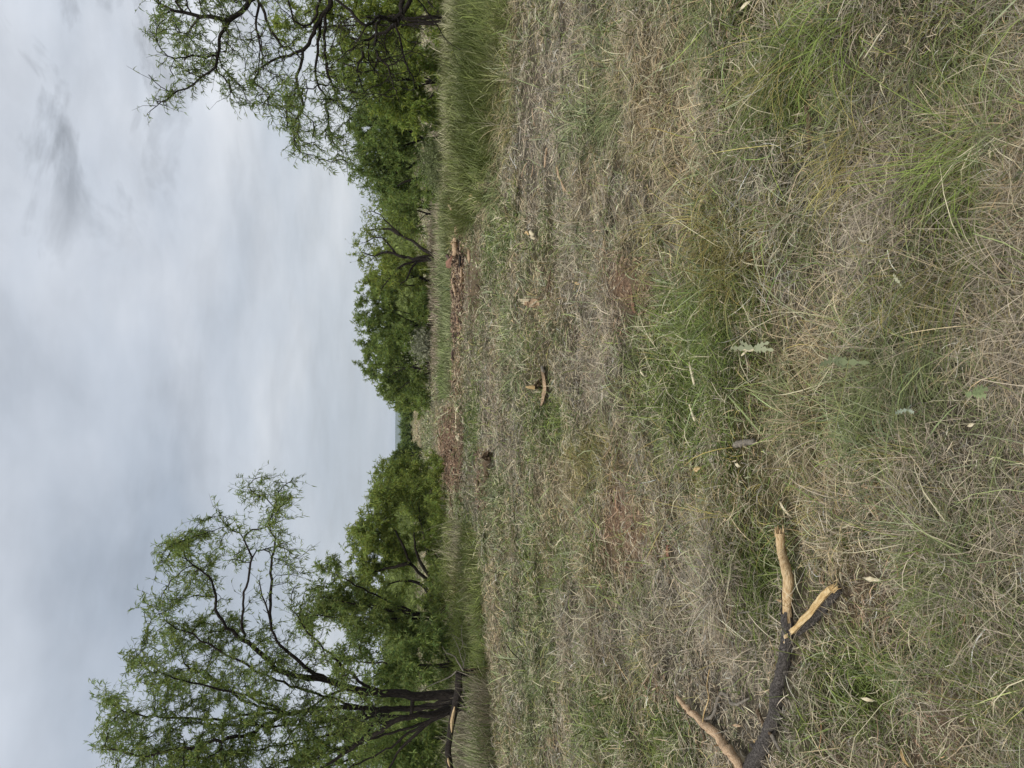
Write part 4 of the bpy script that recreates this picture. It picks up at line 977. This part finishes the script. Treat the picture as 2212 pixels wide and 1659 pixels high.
weed('long dusty green weed with drooping bracts over the near straw', 1800, 780, [(-30, 10), (40, 14), (80, 4), (-10, -12), (30, -6)], (.20, .23, .12), W=.009, lift=.12)
weed('dried pale leaf curled beside the silver grass of the foreground', 1944, 612, [(-14, -20), (6, 10)], (.44, .44, .30), W=.006, lift=.08, name='dry_leaf')

# 7. windrow of torn brush and chips across the right middle distance
def rw(*p): return [(918 + .1952 * a, 405 + .1952 * b) for a, b in p]
slab('wood_slab', 'wide reddish slab with a pale edge sticking up from the brush row', [(979, 552), (974, 560), (970, 568), (967, 576)], [.03, .07, .11, .06], .04, M_RED, .26, None, 5, 'wood', tiltv=.9)
slab('wood_slab', 'narrow pinkish slab leaning out of the brush row behind the reddish slab', [(984, 516), (981, 522), (976, 527)], [.05, .07, .05], .04, M_PINK, .22, None, 3, 'wood', tiltv=.6)
BR = [('curved pale branch at the right end of the brush row', rw((265, 185), (290, 220), (298, 260)), .05, M_PINK), ('pale broken stick at the far right tip of the brush row', rw((250, 80), (268, 135)), .03, M_PINK),
      ('dark thick branch along the back of the brush row', rw((290, 260), (300, 330), (315, 400)), .045, M_BROWN), ('curved brown stick in front of the right half of the brush row', rw((385, 170), (410, 240), (440, 290)), .035, M_BROWN),
      ('cream log piece in the middle right of the brush row', rw((350, 430), (345, 500)), .07, M_PINK), ('long brown log along the middle of the brush row', rw((330, 600), (335, 700), (330, 780)), .07, M_PINK),
      ('black charred looking limb lying diagonally in the brush row', rw((345, 650), (375, 740)), .035, M_BROWN), ('second dark limb below the long brown log', rw((385, 750), (390, 840), (400, 910)), .03, M_BARK),
      ('thin forked pale branch at the left of the dark limbs', rw((400, 890), (410, 960), (395, 980)), .035, M_PINK), ('pinkish strip of bark on the back left of the brush row', rw((325, 940), (322, 1020), (328, 1100), (335, 1180)), .045, M_PINK),
      ('dark stub end on the back left of the brush row', rw((318, 1010), (325, 1090)), .035, M_BROWN), ('small pale stick on the left mulch of the brush row', rw((415, 1010), (395, 1050)), .04, M_PINK),
      ('thin pale stick in the grass in front of the brush row', rw((485, 700), (492, 780), (490, 830)), .03, M_PINK), ('small white hooked twig in the grass in front of the brush row', rw((560, 830), (580, 860), (575, 880)), .02, M_BONE),
      ('cream stub in the bright green grass right of the brush row', rw((515, 95), (500, 125)), .05, M_YEL), ('dark root in the hollow below the brush row', rw((560, 1080), (590, 1110), (615, 1140)), .025, M_BROWN)]
for lab, P, r_, m_ in BR:
    stick('brush_branch', lab, P, [r_ * .8, r_ * 1.15, r_ * .7], m_, r_ * 1.2 + .13, .12, 7, .22, 2, 'branch', 'torn branches in the brush row')
for lab, P, r_, m_ in [('pale forked branch on the right side of the brown mulch patch', [(990, 879), (986, 890), (985, 905), (986, 925)], .04, M_BONE), ('small pale stick nearest side of the brown mulch patch', [(993, 892), (999, 903), (1001, 914)], .03, M_BONE),
                       ('pale wedge of wood in the middle of the brown mulch patch', [(996, 937), (988, 946)], .035, M_BONE), ('shorter pale sliver crossing the wedge in the mulch patch', [(985, 942), (991, 951)], .035, M_BONE),
                       ('brown bent stick on the left part of the mulch patch', [(978, 975), (982, 990), (990, 998)], .03, M_BROWN), ('dark round stub in the mulch patch', [(974, 970), (976, 974)], .04, M_BARK),
                       ('pale stub of wood at the far left edge of the field', [(921, 982), (926, 988)], .05, M_BONE), ('thin stick left of the mulch patch at the tree line', [(975, 1060), (973, 1085), (978, 1100)], .03, M_BROWN),
                       ('pale twig at the edge of the grass below the rounded mesquite', [(984, 1140), (990, 1160)], .03, M_PINK)]:
    stick('mulch_stick', lab, P, [r_ * .6, r_, r_ * .7], m_, r_ * 1.4, .15, 7, .25, 2, 'stick', 'sticks on the brown mulch')
# chips: too many to count
def chips(nm, n, boxes, size, cols, zl=.06):
    Ps = []
    for (x0, x1, y0, y1, w) in boxes:
        x, y = sample_screen(int(n * w), x0, x1, y0, y1); Ps.append(np.stack([x, y, H(x, y) + RNG.random(len(x)) ** 2 * zl], 1))
    P = np.vstack(Ps); m = len(P)
    d = unit(RNG.normal(0, 1, (m, 3)) * (1, 1, .35)); s = unit(np.cross(d, RNG.normal(0, 1, (m, 3)))); u = np.cross(d, s)
    L = size * np.exp(RNG.normal(0, .5, m)); w = L * RNG.uniform(.15, .4, m)
    a = d * (L * .5)[:, None]; b = s * (w * .5)[:, None]; c = u * (w * .2)[:, None]
    V = np.stack([P - a * .9 - b * .6 - c, P - a + b * .6 - c, P + a * .8 + b - c, P + a - b - c, P - a * .8 - b * .5 + c, P - a * .9 + b * .5 + c, P + a * .9 + b * .8 + c, P + a - b * .7 + c], 1).reshape(-1, 3)
    q = np.array([[0, 1, 2, 3], [4, 7, 6, 5], [0, 4, 5, 1], [1, 5, 6, 2], [2, 6, 7, 3], [3, 7, 4, 0]])
    Q = (np.arange(m)[:, None, None] * 8 + q[None]).reshape(-1, 4)
    cc = np.array(cols)[RNG.integers(0, len(cols), m)] * np.exp(RNG.normal(0, .25, m))[:, None]
    mesh_np(nm, V, Q, M_CHIP, colr=np.clip(np.repeat(cc, 8, 0), .01, .85), smooth=False)['kind'] = 'stuff'
M_CHIP = blade_mat('chip_wood', .0, .85, .15)
chips('wood_chips', 1.0, [(978, 1003, 425, 560, 1200), (980, 1004, 540, 735, 4500), (968, 1004, 720, 860, 1200)], .07, [(.34, .25, .17), (.27, .18, .12), (.16, .11, .08), (.46, .36, .25), (.08, .055, .045)], .14)
chips('wood_chips', 1.0, [(948, 1004, 880, 1060, 7000), (1035, 1062, 970, 1100, 700)], .06, [(.28, .19, .13), (.22, .145, .10), (.15, .10, .07), (.33, .25, .17), (.08, .055, .04)], .08)
chips('leaf_litter', 1.0, [(1300, 1480, 540, 740, 1900), (1320, 1470, 1060, 1260, 1200), (1940, 2030, 1040, 1150, 260), (1420, 1470, 1450, 1515, 200)], .022, [(.33, .235, .155), (.27, .185, .12), (.42, .34, .23), (.18, .12, .08)], .02)
chips('wood_crumbs', 1.0, [(900, 1300, -200, 1800, 500), (1300, 1700, -200, 1800, 60)], .02, [(.66, .56, .38), (.55, .42, .26), (.72, .66, .5)], .07)
# ------------------------------------------------------------------ the meadow
field_band(1560, 2420, 5200, 18, .105, .0026, 4, .035, 'meadow_grass').name = 'meadow_grass'
field_band(1280, 1640, 6400, 17, .11, .0031, 4, .045, 'meadow_grass')
field_band(1090, 1330, 12000, 14, .105, .0038, 4, .07, 'meadow_grass')
field_band(985, 1120, 15000, 12, .125, .005, 2, .12, 'meadow_grass')
field_band(915, 1000, 15000, 9, .16, .008, 2, .3, 'meadow_grass')
field_band(886, 930, 9000, 8, .22, .014, 2, .8, 'meadow_grass')
# long blades and stalks over the nearest ground
def tall_patch(nm, n, test, x0, x1, y0, y1, lens, col_fn, wf=.0007, wmin=.003, lean=.35, segs=4, keepf=None):
    x, y = sample_screen(n, x0, x1, y0, y1)
    px, py = to_px(x, y, 0 * x)
    k = test(px, py); x, y = x[k], y[k]
    n = len(x); D = np.hypot(x, y)
    cl = fbm(x, y, .9, 131)
    Ln = lens * np.exp(RNG.normal(0, .28, n)) * (.3 + 1.35 * cl)
    az = 2 * math.pi * fbm(x, y, 2.0, 141) * 2 + RNG.normal(0, .9, n)
    el = math.pi / 2 - np.abs(RNG.normal(0, lean, n))
    curl = RNG.uniform(.2, 1.4, n)
    c = col_fn(x, y, n)
    o = blades(nm, np.stack([x, y, H(x, y) - .01], 1), Ln, np.maximum(wmin, D * wf) * np.exp(RNG.normal(0, .25, n)), el, az, curl, RNG.normal(0, .5, n), np.clip(c, .01, .8), segs)
    o['kind'] = 'stuff'; return o
def col_mix(cols, ws, var=.3, sc=2.2, seed=151):
    cols = np.array(cols); ws = np.array(ws)
    def f(x, y, n):
        u = np.clip(fbm(x, y, sc, seed) * 1.6 - .3 + RNG.normal(0, .16, n), 0, .999)
        edges = np.cumsum(ws) / ws.sum()
        k = np.searchsorted(edges, u)
        return cols[np.minimum(k, len(cols) - 1)] * np.exp(RNG.normal(0, var, n))[:, None]
    return f
def bank_col(x, y, n):
    a = col_mix([(.12, .15, .04), (.165, .19, .055), (.22, .235, .095), (.31, .30, .18)], [3, 4, 3, 2])(x, y, n)
    b = col_mix([(.20, .22, .085), (.28, .28, .14), (.37, .35, .22)], [2, 3, 3])(x, y, n)
    k = (RNG.random(n) < np.clip((np.hypot(x, y) - 14) / 14, .08, .75))[:, None]
    return np.where(k, b, a)
tall_patch('tall_lush_grass', 80000, is_tall, 962, 1140, -420, 545, .40, bank_col, lean=.5)
tall_patch('tall_dry_grass', 9000, lambda a, b: is_tall(a - 16, b) & ~is_tall(a, b), 962, 1150, -420, 545, .26, col_mix([(.17, .18, .08), (.27, .24, .15), (.33, .29, .2)], [2, 3, 2]), lean=.8)
tall_patch('tall_dry_grass', 24000, lambda a, b: (a < np.interp(b, [-420, 700, 760], [966, 964, 952])) & (b < 800), 934, 968, -420, 800, .30,
           col_mix([(.27, .23, .16), (.35, .29, .22), (.22, .24, .11)], [3, 3, 2.6]), wf=.0008)
tall_patch('tall_lush_grass', 9000, lambda a, b: b > 420, 958, 980, 420, 860, .34, col_mix([(.13, .17, .05), (.18, .21, .085), (.22, .24, .12)], [1, 1, 1]))
tall_patch('tall_lush_grass', 12000, lambda a, b: (b > 1120) & (vn(a * 3, b, 60., 77) > .25), 938, 1002, 1120, 2080, .5,
           col_mix([(.13, .17, .04), (.18, .21, .06), (.26, .26, .13), (.3, .26, .18)], [3, 3, 2, 1.5]), lean=.6)
tall_patch('tall_lush_grass', 16000, lambda a, b: (a < np.interp(b, [1100, 1200, 1500], [1010, 1045, 1062])), 985, 1065, 1130, 1490, .30,
           col_mix([(.11, .15, .035), (.16, .19, .05), (.25, .25, .12), (.33, .29, .18)], [2, 3, 2, 2]), lean=.6)
tall_patch('tall_dry_grass', 14000, lambda a, b: (a < 1075), 985, 1078, 1475, 1800, .40, col_mix([(.24, .22, .15), (.33, .29, .21), (.18, .22, .08)], [2.5, 2.5, 4]))
# fresh tufts: long arching blades in the near field
TUFTS = [(1330, 265, 150, 0.33, 2.9, 3), (1345, 235, 90, 0.30, 2.7, 3), (1545, 18, 150, 0.33, 3.0, 3), (1480, 505, 105, 0.26, 2.4, 4), (1600, 560, 195, 0.28, 3.3, 4), (1560, 470, 150, 0.28, 2.9, 4),
         (1290, 990, 180, 0.22, 1.2, 4), (1560, 700, 195, 0.21, .2, 2), (1640, 690, 150, 0.20, .9, 2), (1700, 130, 150, 0.26, 2.6, 4), (1820, 60, 165, 0.30, 2.4, 2),
         (1860, 200, 180, 0.33, 2.6, 3), (2000, 120, 210, 0.36, 2.8, 3), (2120, 330, 225, 0.36, 2.4, 2), (2150, 520, 225, 0.33, 3.2, 2), (2190, 120, 180, 0.40, 3.0, 3),
         (1990, 780, 225, 0.28, 3.4, 3), (2050, 700, 180, 0.30, 3.4, 3), (1900, 860, 150, 0.22, 3.0, 3), (1930, 1480, 210, 0.24, .4, 2), (1880, 1560, 150, 0.22, .2, 2),
         (1690, 1300, 180, 0.17, .3, 2), (1620, 1210, 135, 0.17, .2, 2), (1800, 420, 120, 0.26, 2.8, 3), (1240, 310, 105, 0.26, 3, 3), (1190, 480, 75, 0.23, 2.8, 3),
         (1480, 880, 120, 0.18, .9, 2), (1700, 860, 135, 0.20, 1.5, 3), (2180, 900, 165, 0.28, 3.3, 3), (2120, 1250, 165, 0.24, .4, 3), (2200, 1500, 150, 0.26, 1, 2), (1390, 330, 90, 0.22, 2.6, 4),
         (1100, 600, 45, 0.23, 2, 2), (1110, 690, 45, 0.23, 2, 3), (1210, 900, 150, 0.17, 1.0, 2), (1150, 1120, 67, 0.20, 1, 3), (1230, 1240, 90, 0.20, 1, 2), (1300, 1500, 90, 0.20, 1, 2),
         (1400, 1320, 67, 0.20, 1, 3), (1870, 330, 150, 0.33, 2.6, 4), (2080, 560, 150, 0.26, 3.2, 4), (2190, 690, 150, 0.28, 3.4, 0), (2140, 40, 150, 0.33, 2.8, 2), (1640, 250, 90, 0.24, 2.8, 2)]
# rooted clumps everywhere: short and upright, so that the turf stands up in lumps with gaps between
qx, qy = sample_screen(520, 1130, 2330); qk = pick(kinds(qx, qy), 2.0)
for x_, y_, k_ in zip(qx, qy, qk):
    if k_ == 5: continue
    a_, b_ = to_px(x_, y_, 0.0)
    TUFTS.append((float(a_), float(b_), int(RNG.integers(50, 110)), float(RNG.uniform(.11, .20)), float(RNG.uniform(0, 6.28)), int(k_)))
# stragglers in front of the tall grass bank
for b_ in RNG.uniform(-150, 520, 46):
    lim_ = np.interp(b_, [-900, 0, 200, 330, 430, 480, 540], [1135, 1112, 1105, 1085, 1058, 1030, 985])
    TUFTS.append((float(lim_ + RNG.normal(-4, 12)), float(b_), int(RNG.integers(40, 110)), float(RNG.uniform(.22, .42)), float(RNG.uniform(2, 4)), int(RNG.choice([2, 3, 4, 0]))))
Pp, LL, EE, AA, CC, CK, WW = [], [], [], [], [], [], []
for (X, Y, n, ln, az0, k) in TUFTS:
    g = gp(X, Y); tb_ = float(np.exp(RNG.normal(0, .18))); d = math.hypot(g[0], g[1])
    # azimuth given in the ground plane, 0 = away to the right, pi = to the left
    rr = .035 + .016 * d
    ox, oy = RNG.normal(0, rr, n), RNG.normal(0, rr, n)
    x, y = g[0] + ox, g[1] + oy
    Pp.append(np.stack([x, y, H(x, y)], 1)); LL.append(ln * np.exp(RNG.normal(0, .25, n)))
    EE.append(np.clip(RNG.normal(1.0, .28, n), .3, 1.5)); AA.append(np.where(RNG.random(n) < .6, az0 + RNG.normal(0, .5, n), np.arctan2(oy, ox)))
    CC.append(RNG.uniform(.7, 1.9, n)); CK.append(PAL[k] * tb_ * np.exp(RNG.normal(0.05, .25, n))[:, None]); WW.append(np.maximum(.0024, .0006 * d) * np.exp(RNG.normal(0, .25, n)))
cat = np.concatenate
nT = sum(t[2] for t in TUFTS)
o = blades('fresh_grass_tufts', cat(Pp), cat(LL), cat(WW), cat(EE), cat(AA), cat(CC), RNG.normal(0, .35, nT), np.clip(cat(CK), .01, .8), 6)
o['kind'] = 'stuff'
# pale dead stalks thrown over everything near
n = 900
x, y = sample_screen(n, 1150, 2350); c = np.array((.56, .49, .34)) * RNG.uniform(.6, 1.15, (n, 1))
o = blades('loose_straw', np.stack([x, y, H(x, y) + RNG.uniform(.02, .09, n)], 1), .12 * np.exp(RNG.normal(0, .4, n)), np.maximum(.0022, np.hypot(x, y) * .0005), RNG.normal(.12, .2, n),
           RNG.uniform(0, 6.28, n), RNG.normal(.3, .4, n), RNG.normal(0, .5, n), c, 4)
o['kind'] = 'stuff'

# ------------------------------------------------------------------ air between here and the far hills
def haze():
    x0, x1, y0, y1, z0, z1 = -9500, 9500, -9500, 9500, -3.0, 60.0
    V = [(x, y, z) for x in (x0, x1) for y in (y0, y1) for z in (z0, z1)]
    Q = [(0, 1, 3, 2), (4, 6, 7, 5), (0, 4, 5, 1), (2, 3, 7, 6), (0, 2, 6, 4), (1, 5, 7, 3)]
    m, t = newmat('haze_air'); v = N(t, 'ShaderNodeVolumePrincipled'); v.inputs['Density'].default_value = 0.00013
    v.inputs['Color'].default_value = (.72, .84, 1.0, 1); o = N(t, 'ShaderNodeOutputMaterial'); Lk(t, v.outputs[0], o.inputs['Volume'])
    mesh_np('haze', np.array(V), np.array(Q), m, smooth=False)['kind'] = 'stuff'
haze()
print('scene built')
